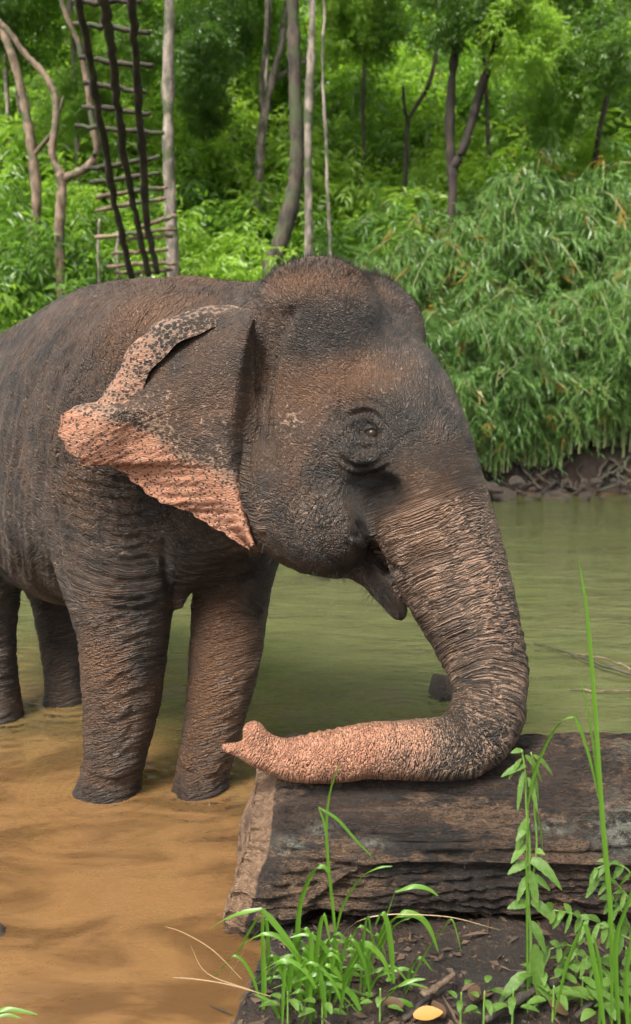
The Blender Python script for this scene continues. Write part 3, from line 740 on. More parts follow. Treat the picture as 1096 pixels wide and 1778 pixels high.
t = NT('eye_wet')
_ec = t.N('TexCoord').outputs['Object']
_len = t.N('VectorMath', {0: _ec, 1: tuple(float(x) for x in enm * 0.024)}, operation='DISTANCE').outputs['Value']
t.S(t.b.inputs['Base Color'], t.mix(t.ramp(_len, 0.008, 0.010), (0.006, 0.005, 0.004), t.mix(t.ramp(_len, 0.014, 0.017), (0.026, 0.012, 0.006), (0.016, 0.012, 0.010))))
t.b.inputs['Roughness'].default_value = 0.30; t.b.inputs['Specular IOR Level'].default_value = 0.2
bm_ = bmesh.new(); bmesh.ops.create_uvsphere(bm_, u_segments=32, v_segments=20, radius=0.024)
me_ = bpy.data.meshes.new('eye'); bm_.to_mesh(me_); bm_.free(); me_.materials.append(t.m)
me_.polygons.foreach_set('use_smooth', [True] * len(me_.polygons))
eye = link(bpy.data.objects.new('eye', me_), elephant)
eye_c = ep - enm * 0.011
eye.location = Vector(eye_c) - EL
def lid(pts, r):
    P = catmull(pts, 5); out = []
    Wd = np.array((1.0, 0, 0)); sc = psize(1.0, ep)
    fx = np.cross(np.array((0, 0, 1.0)), enm); fx /= np.linalg.norm(fx); fy = np.cross(enm, fx)
    for x, y in P:
        dx, dy = (x - 638) * sc, -(y - 746) * sc
        rr = min(math.hypot(dx, dy), 0.026)
        d = math.sqrt(max(0.0272 ** 2 - rr * rr, 0.0))
        out.append(eye_c + fx * dx + fy * dy + enm * max(d, 0.010))
    k = np.linspace(0, 1, len(out)); V, Fc = tube(out, r * (0.45 + 0.55 * np.sin(np.pi * k)), 10)
    o = mesh_obj('eyelid', np.array(V) - np.array(eye_c), Fc, SKIN, eye); m = o.data; n = len(m.vertices); z = np.zeros(n)
    set_attr(m, 'pink', z); set_attr(m, 'dark', z + 0.75); set_attr(m, 'mud', z); set_attr(m, 'wr', np.stack([np.array(V)[:, 0], np.array(V)[:, 2], z + 0.3], 1))
lid([(616, 755), (626, 742), (639, 737), (652, 741), (663, 754)], 0.0080)
lid([(611, 749), (623, 735), (639, 729), (655, 734), (668, 750)], 0.0070)
lid([(617, 756), (628, 760), (641, 761), (652, 759), (662, 755)], 0.0070)

# ---------------------------------------------------------------- hair: bristles on the crown, the back and the chin
def bristles():
    rs = np.random.RandomState(3); Vh = []; Fh = []
    groups = [(570, 470, 130, 30, 2200, 0.017, 3.6), (540, 530, 120, 60, 900, 0.010, 3.6), (690, 540, 50, 60, 700, 0.010, 3.8), (660, 478, 40, 10, 500, 0.028, 3.9),
              (220, 500, 200, 18, 1500, 0.008, 4.4), (560, 1002, 80, 7, 110, 0.020, 3.5), (665, 1015, 28, 28, 110, 0.024, 3.5), (430, 720, 8, 80, 160, 0.03, 3.6), (690, 995, 16, 10, 60, 0.03, 3.3),
              (652, 1030, 10, 12, 26, 0.06, 3.4), (465, 480, 40, 20, 400, 0.013, 3.8), (320, 1180, 8, 90, 160, 0.010, 3.9), (440, 950, 30, 40, 60, 0.03, 3.6)]
    for px, py, sx, sy, n, ln, dmx in groups:
        pr = np.exp(-((vx - px) / sx) ** 2 - ((vy - py) / sy) ** 2) * (vd < dmx) * (front > -0.5)
        pr[(BN * view).sum(1) < -0.25] = 0
        if pr.sum() < 1e-6: continue
        for i in rs.choice(len(BV), n, p=pr / pr.sum()):
            p = BV[i] + rs.normal(size=3) * 0.004; nrm = BN[i] + rs.normal(size=3) * 0.28 + np.array((0.15, -0.1, -0.15 if py > 700 else 0.05)); nrm /= np.linalg.norm(nrm)
            L = ln * rs.uniform(0.4, 1.25); s = np.cross(nrm, view[i]); s /= np.linalg.norm(s) + 1e-9
            b = rs.normal(size=3) * 0.22; b[2] -= 0.35 if py > 900 else 0.05
            w = 0.0006; k = len(Vh)
            mid = p + nrm * L * 0.55 + b * L * 0.2; tip = p + nrm * L + b * L * 0.75
            Vh += [p - nrm * 0.004 - s * w, p - nrm * 0.004 + s * w, mid + s * w * 0.7, mid - s * w * 0.7, tip]; Fh += [(k, k + 1, k + 2, k + 3), (k + 3, k + 2, k + 4)]
    m = NT('bristle'); m.b.inputs['Base Color'].default_value = (0.02, 0.016, 0.013, 1); m.b.inputs['Roughness'].default_value = 0.5
    o = mesh_obj('hair', np.array(Vh) - _o, Fh, m.m, elephant); o['kind'] = 'stuff'
bristles()
# ================================================================ forest on the far bank
def leaf_material(name, lo, hi, trans=0.45, tint=(1.5, 1.6, 0.9), rough=0.4):
    t = NT(name)
    rnd = t.attr('rnd').outputs['Fac']; oi = t.N('ObjectInfo').outputs['Random']
    f = t.math('ADD', t.math('MULTIPLY', rnd, 0.7), t.math('MULTIPLY', oi, 0.3))
    c = t.mix(f, lo, hi)
    c = t.mix(t.ramp(rnd, 0.972, 0.98), c, (0.26, 0.19, 0.045))
    t.S(t.b.inputs['Base Color'], c); t.b.inputs['Roughness'].default_value = rough
    t.b.inputs['Specular IOR Level'].default_value = 0.6
    tr = t.N('BsdfTranslucent', {'Color': t.mix(1.0, c, tuple(tint), 'MULTIPLY')})
    m = t.N('MixShader', {0: trans}); t.l.new(t.b.outputs[0], m.inputs[1]); t.l.new(tr.outputs[0], m.inputs[2])
    t.l.new(m.outputs[0], t.out.inputs['Surface'])
    return t.m
LEAF = {'deep': leaf_material('leaf_deep', (0.034, 0.090, 0.014), (0.115, 0.205, 0.038), 0.48, (1.7, 1.8, 0.8), 0.36),
        'mid': leaf_material('leaf_mid', (0.062, 0.140, 0.018), (0.175, 0.290, 0.052), 0.52, (1.7, 1.8, 0.8), 0.36),
        'lime': leaf_material('leaf_lime', (0.115, 0.220, 0.024), (0.300, 0.430, 0.080), 0.54, (1.7, 1.8, 0.8), 0.38),
        'bamboo': leaf_material('leaf_bamboo', (0.048, 0.125, 0.024), (0.175, 0.285, 0.085), 0.42, (1.7, 1.7, 1.0), 0.36),
        'grass': leaf_material('leaf_grass', (0.055, 0.145, 0.012), (0.120, 0.250, 0.026), 0.35, rough=0.38)}
def bark_material(name, lo, hi, patch, scale=6.0, pth=0.55):
    t = NT(name); p = t.N('TexCoord').outputs['Object']; ps = t.vmul(p, (1, 1, 0.35))
    n1 = t.noise(ps, scale, 6, 0.65); n2 = t.noise(p, scale * 0.4, 4, 0.6); n3 = t.noise(ps, scale * 7, 4, 0.6)
    c = t.mix(t.ramp(n1, 0.38, 0.64), lo, hi); c = t.mix(t.ramp(n2, pth, pth + 0.12), c, patch)
    t.S(t.b.inputs['Base Color'], c); t.b.inputs['Roughness'].default_value = 0.85
    t.l.new(t.bump(t.math('ADD', n1, t.math('MULTIPLY', n3, 0.5)), 0.9, 0.02), t.b.inputs['Normal'])
    return t.m
BARK = {'pale': bark_material('bark_pale', (0.060, 0.050, 0.038), (0.25, 0.21, 0.17), (0.050, 0.060, 0.026), 9.0, 0.5),
        'tan': bark_material('bark_tan', (0.070, 0.045, 0.028), (0.21, 0.150, 0.100), (0.060, 0.064, 0.032), 9.0, 0.5),
        'dark': bark_material('bark_dark', (0.014, 0.010, 0.008), (0.045, 0.031, 0.023), (0.04, 0.045, 0.025)),
        'brown': bark_material('bark_brown', (0.018, 0.014, 0.010), (0.066, 0.050, 0.034), (0.040, 0.050, 0.020), 9.0, 0.5),
        'culm': bark_material('bamboo_culm', (0.10, 0.14, 0.05), (0.24, 0.24, 0.10), (0.25, 0.20, 0.09))}

def leaves_mesh(name, P, D, N, L, Wd, rnd, mat, bend=0.25):
    """diamond leaves: base P, direction D, leaf normal N, length L, width Wd; each two faces folded at the tip"""
    D = D / (np.linalg.norm(D, axis=1)[:, None] + 1e-9)
    S = np.cross(D, N); S /= np.linalg.norm(S, axis=1)[:, None] + 1e-9; N2 = np.cross(S, D)
    L = L[:, None]; Wd = Wd[:, None]
    a = P; b = P + D * L * 0.42 + S * Wd * 0.5 + N2 * Wd * 0.12; c = P + D * L - N2 * L * bend; d = P + D * L * 0.42 - S * Wd * 0.5 + N2 * Wd * 0.12
    V = np.stack([a, b, c, d], 1).reshape(-1, 3); n = len(P)
    Q = np.arange(4 * n).reshape(n, 4)
    T = np.concatenate([Q[:, [0, 1, 2]], Q[:, [0, 2, 3]]])
    me = np_mesh(name, V, T, mat, smooth=False); set_attr(me, 'rnd', np.repeat(rnd, 4))
    return me
def twig_leaves(rs, C, R, ntw, nlf, L, droop, spread=0.75):
    """leaf bases and directions on short twigs scattered round the clump centres C (radii R)"""
    nc = len(C); k = nc * ntw
    ci = np.repeat(np.arange(nc), ntw); u = rs.normal(size=(k, 3)); u /= np.linalg.norm(u, axis=1)[:, None]
    st = C[ci] + u * (R[ci] * rs.uniform(0.25, 1.0, k))[:, None]
    td = u * 0.8 + rs.normal(size=(k, 3)) * 0.5; td[:, 2] -= droop * 0.6; td /= np.linalg.norm(td, axis=1)[:, None]
    ti = np.repeat(np.arange(k), nlf); f = np.tile(np.linspace(0.1, 1, nlf), k)
    tl = L * nlf * 0.36
    P = st[ti] + td[ti] * (f * tl)[:, None]; P[:, 2] -= droop * 0.25 * tl * f ** 2
    sgn = np.tile(np.where(np.arange(nlf) % 2 == 0, 1.0, -1.0), k)
    side = np.cross(td[ti], np.array((0, 0, 1.0))); side /= np.linalg.norm(side, axis=1)[:, None] + 1e-6
    D = td[ti] * 0.55 + side * sgn[:, None] * spread + rs.normal(size=P.shape) * 0.25; D[:, 2] -= droop * rs.uniform(0.2, 1.0, len(P))
    N = np.array((0, 0, 1.0)) + rs.normal(size=P.shape) * 0.45
    tone = np.repeat(rs.uniform(0, 1, k), nlf) * 0.5 + rs.uniform(0, 0.5, len(P))
    return P, D, N, tone
def crown_mesh(seed, mat, size, nclump, ntw, nlf, L, Wd, droop=0.5, hollow=0.35):
    """irregular crown filling a box of half-extents size about the origin, made of clumps with gaps between"""
    rs = np.random.RandomState(seed); C = []
    while len(C) < nclump:
        u = rs.uniform(-1, 1, 3); r = np.linalg.norm(u)
        if r > 1 or r < hollow * rs.uniform(0, 1): continue
        if noise3((u * 2.1 + seed)[None])[0] < -0.12: continue
        C.append(u * size)
    C = np.array(C); Rr = rs.uniform(0.22, 0.5, nclump) * min(size) * 0.55
    P, D, N, tone = twig_leaves(rs, C, Rr, ntw, nlf, L, droop)
    n = len(P)
    return leaves_mesh('crown', P, D, N, L * rs.uniform(0.7, 1.25, n), Wd * rs.uniform(0.75, 1.2, n), tone, LEAF[mat])
CROWNS = {('deep', 0): crown_mesh(1, 'deep', (1.9, 1.7, 2.2), 70, 24, 7, 0.17, 0.072),
          ('deep', 1): crown_mesh(2, 'deep', (2.3, 1.7, 1.7), 70, 24, 7, 0.16, 0.066),
          ('mid', 0): crown_mesh(3, 'mid', (1.8, 1.6, 2.3), 70, 24, 7, 0.16, 0.066),
          ('mid', 1): crown_mesh(4, 'mid', (2.2, 1.8, 1.8), 70, 24, 7, 0.17, 0.070),
          ('lime', 0): crown_mesh(5, 'lime', (1.8, 1.5, 1.9), 64, 24, 7, 0.15, 0.064),
          ('shrub_lime', 0): crown_mesh(6, 'lime', (0.95, 0.8, 0.8), 34, 22, 6, 0.12, 0.040, 0.55, 0.1),
          ('shrub_lime', 1): crown_mesh(7, 'lime', (0.8, 0.7, 1.0), 34, 22, 6, 0.13, 0.036, 0.6, 0.1),
          ('shrub_mid', 0): crown_mesh(8, 'mid', (0.95, 0.8, 0.8), 34, 22, 6, 0.13, 0.036, 0.6, 0.1),
          ('shrub_mid', 1): crown_mesh(9, 'mid', (0.8, 0.7, 1.0), 34, 22, 6, 0.12, 0.042, 0.5, 0.1),
          ('shrub_deep', 0): crown_mesh(10, 'deep', (0.95, 0.8, 0.9), 34, 22, 6, 0.14, 0.040, 0.6, 0.1)}
def limb(path, rad, name, mat, parent, seg=10, jitter=0.0, seed=0):
    """bark tube along world points with uneven girth"""
    P = catmull(np.column_stack([path, rad]), 6); rs = np.random.RandomState(seed)
    if jitter: P[1:-1, :3] += rs.normal(size=(len(P) - 2, 3)) * jitter; P[:, 3] *= 1 + rs.normal(size=len(P)) * 0.10
    V, Fc = tube(P[:, :3], P[:, 3], seg)
    off = np.array(parent.location) if parent is not None else 0
    return mesh_obj(name, np.array(V) - off, Fc, mat, parent)
def gz(x, y): return float(ground_z(np.array([x]), np.array([y]))[0])
def px_path(pts, Y, Y2=None):
    n = len(pts); P = []; Rr = []
    for i, (x, y, r) in enumerate(pts):
        yy = Y if Y2 is None else Y + (Y2 - Y) * i / (n - 1)
        q = W(x, y, yy); P.append(q); Rr.append(psize(r, q))
    return np.array(P), np.array(Rr)
def where(px):
    for lim, w in ((60, 'beside the leaning tan tree'), (150, 'behind the twisting tan tree'), (280, 'behind the pole ladder'), (360, 'beside the mossy ladder tree'), (440, 'left of the forked grey tree'), (500, 'behind the curved dark trunk'),
                   (600, 'behind the thin sapling'), (700, 'left of the kinked thin tree'), (790, 'under the kinked thin tree'), (880, 'behind the dark forked tree'), (980, 'right of the dark forked tree')):
        if px < lim: return w
    return 'beyond the end of the bamboo'
def traced_tree(name, label, bark, Y, trunk, branches=(), crowns=(), seed=0, group=None):
    """trunk traced from the photo at distance Y, continued down to the ground"""
    P, Rr = px_path(trunk, Y); gx = P[0]; base = np.array((gx[0], Y, gz(gx[0], Y) - 0.15))
    base[0] += np.clip((P[0][0] - P[1][0]) * 1.2, -0.5, 0.5)
    if base[2] < P[0][2] - 0.2: P = np.vstack([base, base * 0.66 + P[0] * 0.34, base * 0.33 + P[0] * 0.67, P]); Rr = np.concatenate([[Rr[0] * 1.25, Rr[0] * 1.12, Rr[0] * 1.05], Rr])
    e = empty(name, base); tag(e, label, 'tree', group)
    Rr = Rr * 0.9
    tr = limb(P, Rr, 'trunk', BARK[bark], e, 12, 0.004, seed)
    for k, b in enumerate(branches):
        Q, Rb = px_path(b, Y, Y + (0.5 if k % 2 else -0.4)); limb(Q, Rb, 'branch', BARK[bark], e, 8, 0.004, seed + k + 1)
    for i_, (key, v, x, y, dy, s) in enumerate(crowns):
        if y < -90: y -= 190; s *= 0.75
        if y < -90 and i_: continue
        c = bpy.data.objects.new('crown', CROWNS[(key, v)]); link(c, e)
        c.location = Vector(W(x, y, Y + dy)) - e.location; c.scale = (s, s, s); c.rotation_euler = (0, 0, seed * 1.7 + x * 0.01)
    return e
traced_tree('slender_tree', 'straight pale mossy tree trunk standing right beside the pole ladder', 'pale', 13.2,
            [(301, 470, 12), (294, 300, 11), (292, 150, 11), (294, 0, 10), (292, -160, 9)], [], [('mid', 0, 250, -330, 0.3, 1.0), ('deep', 1, 345, 90, 1.2, 0.36), ('mid', 0, 235, 40, 1.6, 0.35), ('deep', 1, 358, 190, 2.6, 0.24)], 1)
traced_tree('forked_tree', 'thin pale grey tree forking into branches behind the elephant head', 'pale', 15.5,
            [(448, 395, 9), (450, 300, 9), (457, 210, 8.5), (470, 150, 7), (488, 80, 5.5), (497, 10, 5), (505, -60, 4)],
            [[(459, 200, 6), (455, 130, 4.5), (466, 60, 3.5), (470, -20, 3)], [(468, 158, 5), (486, 132, 4), (520, 112, 3.5), (545, 100, 2.5)]],
            [('mid', 1, 480, -200, 0.8, 1.0), ('deep', 0, 395, 40, 1.2, 0.28)], 2)
traced_tree('curved_tree', 'thick dark brown tree trunk with a curved foot behind the elephant head', 'brown', 13.6,
            [(470, 480, 17), (490, 412, 16), (508, 345, 14.5), (516, 270, 13), (513, 160, 12.5), (510, 60, 12), (507, -80, 11), (505, -200, 10)], [],
            [('deep', 0, 470, -260, 0.5, 1.0), ('lime', 0, 600, 20, 1.0, 0.34)], 3)
traced_tree('slender_tree', 'slim whitish tree trunk just right of the curved dark trunk', 'pale', 13.2,
            [(537, 440, 8.5), (535, 330, 8), (536, 200, 7.5), (541, 80, 7), (544, -60, 6.5), (546, -200, 6)], [], [('mid', 0, 560, -330, 0.8, 0.9)], 4)
traced_tree('sapling', 'very thin pale sapling stem right of the slim whitish trunk', 'pale', 12.9,
            [(574, 442, 3.6), (570, 360, 3.4), (566, 240, 3.2), (561, 130, 3), (563, 0, 2.6), (560, -80, 2.2)], [], [('shrub_mid', 1, 562, -120, 0.3, 0.9)], 5)
traced_tree('forked_tree', 'dark forked tree with two black brown limbs above the bamboo', 'dark', 14.6,
            [(786, 330, 9.5), (784, 290, 9.5), (781, 230, 9), (784, 150, 8.5), (791, 80, 8), (795, 0, 7), (800, -120, 6)],
            [[(786, 292, 8), (803, 262, 7.5), (820, 210, 7.5), (832, 165, 7.5), (852, 105, 7), (868, 55, 6.5), (884, -20, 6)]],
            [('mid', 0, 900, -160, 1.0, 0.9), ('deep', 1, 815, 0, -0.5, 0.36), ('lime', 0, 905, 50, -0.6, 0.36), ('mid', 0, 960, 150, 0.8, 0.40), ('mid', 1, 640, 30, 0.4, 0.34), ('deep', 1, 1060, 80, 0.6, 0.40)], 6)
traced_tree('bent_tree', 'thin bent tree with a kinked stem left of the dark forked tree', 'brown', 16.0,
            [(703, 330, 4.5), (706, 260, 4.5), (708, 215, 4.2), (722, 185, 4), (741, 155, 4), (756, 105, 3.8), (759, 40, 3.4), (752, -60, 3)],
            [[(709, 218, 3.5), (703, 190, 3), (700, 150, 2.5)]], [('mid', 1, 740, -120, 0.8, 0.9)], 7)
traced_tree('leaning_tree', 'tan tree trunk leaning left at the edge of the forest, left of the ladder', 'tan', 15.0,
            [(62, 400, 10), (64, 340, 10), (56, 260, 9.5), (42, 180, 9), (26, 110, 8.5), (4, 55, 8), (-30, 0, 7)],
            [[(58, 270, 4), (90, 230, 3), (110, 170, 2.5)]], [('deep', 1, 40, -120, 1.0, 1.0), ('deep', 0, -20, 10, 1.2, 0.3)], 8)
traced_tree('branching_tree', 'tan tree with twisting limbs beside the pole ladder', 'tan', 13.8,
            [(104, 410, 9.5), (106, 350, 9.5), (108, 312, 10), (96, 285, 7.5), (90, 258, 7), (97, 215, 6.5), (95, 165, 6.5), (74, 125, 6.5), (45, 95, 6), (15, 55, 5.5), (-20, 20, 5)],
            [[(108, 312, 8), (128, 303, 7), (152, 290, 7), (168, 262, 6.5), (160, 210, 5.5), (150, 140, 5), (138, 80, 4.5), (112, 20, 4), (100, -30, 4)]],
            [('deep', 0, 60, -160, 0.8, 0.9), ('lime', 0, 180, 60, 3.0, 0.4), ('mid', 1, 120, 170, 2.6, 0.32)], 9)
FT = 'thin trunks deep in the forest'
for k, (pts, Y, b) in enumerate([([(14, 370, 5), (16, 250, 5), (10, 120, 4.5), (6, -40, 4)], 17.5, 'pale'), ([(34, 380, 3.5), (36, 250, 3.5), (30, 120, 3), (34, -40, 3)], 18, 'pale'),
                                 ([(622, 350, 3.6), (632, 270, 3.6), (630, 180, 3.4), (636, 60, 3), (634, -40, 3)], 17, 'brown'), ([(958, 290, 6), (960, 220, 5.5), (966, 120, 5), (968, -40, 4.5)], 17.2, 'brown'),
                                 ([(1036, 260, 5.5), (1050, 190, 5), (1064, 110, 5), (1080, 0, 4.5), (1090, -60, 4)], 16.2, 'brown'), ([(464, 380, 6), (466, 300, 6), (462, 180, 5), (466, -40, 5)], 19, 'pale'),
                                 ([(412, 330, 3.5), (408, 220, 3.2), (415, 100, 3), (410, -40, 3)], 19.5, 'brown'), ([(848, 300, 4), (846, 180, 4), (838, 60, 3.5), (842, -40, 3)], 18.5, 'brown'),
                                 ([(126, 60, 5), (120, 0, 5), (118, -80, 4.5)], 16.5, 'pale')]):
    lab = ['thin white trunk far back in the forest, left of the leaning tan tree', 'very thin pale trunk far back in the forest near the leaning tan tree', 'thin dark trunk between the sapling and the kinked stem',
           'thin brown trunk above the bamboo, right of the dark forked tree', 'slanting thin brown trunk above the right end of the bamboo', 'pale blurred trunk just behind the forked pale grey tree',
           'thin brown trunk between the mossy ladder tree and the forked grey tree', 'thin brown trunk seen between the dark forked limbs', 'pale trunk top rising behind the pole ladder'][k]
    traced_tree('slender_tree', lab, b, Y, pts, [], [('mid', k % 2, pts[-1][0], -60 - 40 * (k % 3), 0.4, 0.8)], 20 + k)

# background trees: crowns filling the wall of forest
def forest_tree(seed, x, y, h, kind, v, s, label, grp):
    z = gz(x, y); e = empty('forest_tree', (x, y, z)); tag(e, label, 'tree', grp)
    rs = np.random.RandomState(seed)
    top = np.array((x + rs.uniform(-.5, .5), y + rs.uniform(-.3, .3), z + h))
    P = np.array([(x, y, z - .2), (x + rs.uniform(-.2, .2), y, z + h * .35), (x + rs.uniform(-.3, .3), y, z + h * .7), tuple(top)])
    limb(P, np.array((.085, .075, .06, .03)) * (0.8 + 0.05 * h), 'trunk', BARK[rs.choice(['brown', 'pale', 'tan'])], e, 8, 0.02, seed)
    for k, f in enumerate((1.0, 0.62) if h > 5 else (0.85,)):
        c = bpy.data.objects.new('crown', CROWNS[(kind, (v + k) % (1 if kind == 'lime' else 2))]); link(c, e)
        c.location = Vector(P[0] + (P[-1] - P[0]) * f) - e.location + Vector((rs.uniform(-.6, .6), rs.uniform(-.3, .6), 0))
        q = s * rs.uniform(0.85, 1.15); c.scale = (q, q, q * rs.uniform(0.9, 1.2)); c.rotation_euler = (0, 0, rs.uniform(0, 6.28))
rs_ = np.random.RandomState(11); fk = 0
for (y0, n, kinds, hr, sc) in ((17.0, 8, ['mid', 'lime', 'lime'], (2.2, 3.6), 0.8), (20.0, 9, ['lime', 'mid', 'lime'], (2.6, 4.2), 0.95), (23.5, 10, ['lime', 'mid', 'mid'], (3.2, 5.2), 1.1), (28.0, 11, ['lime', 'mid', 'lime'], (3.5, 6.0), 1.3), (34.0, 11, ['lime', 'mid'], (4, 6.5), 1.6), (41.0, 9, ['mid', 'lime'], (5, 8), 1.9)):
    wdt = y0 * 0.40 + 1.5
    for i in range(n):
        x = -wdt + 2 * wdt * (i + rs_.uniform(0.2, 0.8)) / n; y = y0 + rs_.uniform(-1, 1)
        if y0 > 22 and any(a < 548 + x / y * F < b for a, b in ((-10, 130), (370, 460), (685, 765), (850, 895))): continue
        kind = kinds[(i * 2 + int(y0)) % len(kinds)]
        rown = {17.0: 'front row', 20.0: 'second row', 23.5: 'third row', 28.0: 'fourth row', 34.0: 'fifth row', 41.0: 'farthest row'}[y0]
        lab = {'mid': 'mid green', 'deep': 'dark green', 'lime': 'bright yellow green'}[kind] + ' forest tree ' + where(548 + x / y * F) + ', ' + rown
        forest_tree(100 + fk, x, y, rs_.uniform(*hr), kind, i, sc, lab, kind + ' forest wall trees'); fk += 1

# shrubs along the far bank
def shrub(px, Y, key, v, s, dz=0.0, seed=0):
    x = (px - 548) / F * Y; z = gz(x, Y); e = empty('shrub', (x, Y, z))
    nm = {'shrub_lime': 'bright yellow green', 'shrub_mid': 'mid green', 'shrub_deep': 'dark green'}[key]
    tag(e, nm + ' shrub ' + where(px) + {13: ', at the water', 14: ', first up the slope', 15: ', higher up the slope'}.get(int(Y), ', topmost on the slope'), 'shrub', nm + ' shrubs of the far bank')
    c = bpy.data.objects.new('foliage', CROWNS[(key, v)]); link(c, e); c.location = (0, 0, 0.7 * s + dz); c.scale = (s, s, s); c.rotation_euler = (0, 0, seed * 2.1)
    limb(np.array([(x, Y, z - .1), (x + .03, Y, z + .35 * s), (x - .05, Y, z + .8 * s + dz)]), np.array((.03, .025, .012)), 'stem', BARK['brown'], e, 6, 0, seed)
k = 0
for (Y, xs_, kinds, s0, dz) in ((13.6, [-60, 25, 105, 190, 345, 415, 470, 560, 640], ['shrub_mid', 'shrub_lime', 'shrub_mid', 'shrub_deep', 'shrub_lime', 'shrub_lime', 'shrub_deep', 'shrub_mid', 'shrub_mid'], 1.15, 0.25),
                                (14.6, [-20, 70, 160, 245, 330, 390, 470, 540, 610, 690], ['shrub_deep', 'shrub_mid', 'shrub_deep', 'shrub_mid', 'shrub_lime', 'shrub_lime', 'shrub_lime', 'shrub_mid', 'shrub_deep', 'shrub_mid'], 1.3, 0.9),
                                (15.8, [0, 90, 180, 270, 350, 430, 500, 590, 660, 730, 900, 1000, 1090], ['shrub_lime', 'shrub_mid', 'shrub_lime'], 1.5, 1.4),
                                (17.6, [-30, 60, 140, 230, 320, 400, 480, 560, 640, 720, 800, 880, 960, 1040, 1120], ['shrub_lime', 'shrub_lime', 'shrub_mid'], 1.7, 1.8)):
    for i, px in enumerate(xs_):
        key = kinds[i % len(kinds)]; rs = random.Random(k)
        shrub(px + rs.uniform(-12, 12), Y + rs.uniform(-.25, .25), key, 0 if key == 'shrub_deep' else k % 2, s0 * rs.uniform(0.85, 1.2), dz, k); k += 1

# bamboo thicket hanging over the water
def bamboo_mesh(seed, h, reach):
    rs = np.random.RandomState(seed); P = []; D = []; N = []; tn = []; Vc = []; Fc = []
    for c in range(26):
        a = rs.uniform(0, 6.28); b0 = np.array((rs.normal() * 0.28, rs.normal() * 0.28, -0.1)); hh_ = h * rs.uniform(0.55, 1.1)
        lean = np.array((math.cos(a) * 0.8 + rs.normal() * .2, math.sin(a) * 0.6 - 0.65, 0)) * reach * rs.uniform(0.5, 1.2)
        tt = np.linspace(0, 1, 14); path = b0 + lean * (tt ** 2)[:, None] + np.array((0, 0, 1.0)) * (hh_ * np.sin(tt * 2.0) / math.sin(2.0) * (1 - 0.30 * tt ** 2))[:, None]
        v, f = tube(path, 0.018 * (1 - 0.8 * tt), 5); o = len(Vc); Vc += v; Fc += [tuple(i + o for i in q) for q in f]
        nodes = rs.uniform(0.10, 1.0, 6)
        for s in range(30):
            t0 = min(1.0, nodes[s % 6]); p0 = np.array([np.interp(t0, tt, path[:, k]) for k in range(3)]) + rs.normal(size=3) * 0.09
            d0 = rs.normal(size=3); d0[2] *= 0.5; d0[1] -= 0.35; d0 /= np.linalg.norm(d0); nl = 9; ln = rs.uniform(0.18, 0.42); tone = rs.uniform(0, 0.5) if s % 6 else rs.uniform(0.2, 0.6)
            dead = rs.uniform() < 0.03
            for q in range(nl):
                f_ = (q + 1) / nl; p = p0 + d0 * ln * f_ - np.array((0, 0, 0.7 * ln * f_ ** 2))
                dd = d0 * 0.7 + rs.normal(size=3) * 0.38; dd[2] -= 0.65
                P.append(p); D.append(dd); N.append(d0 * 0.4 + np.array((0, -0.3, 1.0)) + rs.normal(size=3) * 0.4); tn.append(1.0 if dead else min(0.96, tone + rs.uniform(0, 0.46)))
    P, D, N, tn = map(np.array, (P, D, N, tn)); n = len(P)
    lm = leaves_mesh('foliage', P, D, N, rs.uniform(0.12, 0.23, n), rs.uniform(0.018, 0.034, n), tn, LEAF['bamboo'], 0.18)
    cm = np_mesh('culms', np.array(Vc), np.array([f if len(f) == 4 else (f[0], f[1], f[2], f[2]) for f in Fc])[:, :4], BARK['culm']) if False else None
    me = bpy.data.meshes.new('culms'); me.from_pydata([tuple(v) for v in Vc], [], Fc); me.materials.append(BARK['culm'])
    return lm, me
BAM = [bamboo_mesh(31, 3.1, 1.3), bamboo_mesh(32, 2.5, 1.5), bamboo_mesh(33, 3.6, 1.1)]
for k, (px, Y, v, s, dz) in enumerate([(740, 13.2, 0, 0.8, 0.0), (815, 13.3, 1, 0.9, 0.1), (895, 13.4, 1, 0.85, 0.15), (970, 13.5, 1, 0.95, 0.15), (1060, 13.8, 0, 0.95, 0.1), (1150, 13.9, 2, 1.0, 0.2),
                                       (855, 13.15, 1, 0.62, 0.15), (935, 13.15, 1, 0.60, 0.2), (785, 13.1, 1, 0.6, 0.05), (1010, 13.4, 1, 0.7, 0.25),
                                       (690, 14.3, 2, 0.9, 0.2), (775, 14.6, 0, 1.05, 0.3), (865, 14.7, 2, 1.05, 0.3), (955, 14.8, 0, 1.15, 0.3), (1045, 15.0, 2, 1.1, 0.4), (1130, 15.1, 0, 1.15, 0.4),
                                       (830, 15.6, 1, 1.3, 0.6), (920, 15.9, 0, 1.25, 0.6), (1010, 16.2, 1, 1.4, 0.7), (650, 14.0, 1, 0.8, 0.0)]):
    x = (px - 548) / F * Y; e = empty('bamboo_clump', (x, Y, gz(x, Y) + dz - 0.1)); tag(e, {12: 'low bamboo clump trailing at the waterline ', 13: 'bamboo clump drooping over the rocks '}.get(int(Y - 0.15), 'bamboo clump higher up the bank ') + where(px), 'bamboo', 'bamboo clumps over the far bank')
    rz = (k * 2.39) % 6.28
    for m, nm in zip(BAM[v], ('foliage', 'culms')):
        o = link(bpy.data.objects.new(nm, m), e); o.scale = (s, s, s); o.rotation_euler = (0, 0, rz * 0.25 - 0.6)
        if nm == 'culms': o['kind'] = 'stuff'
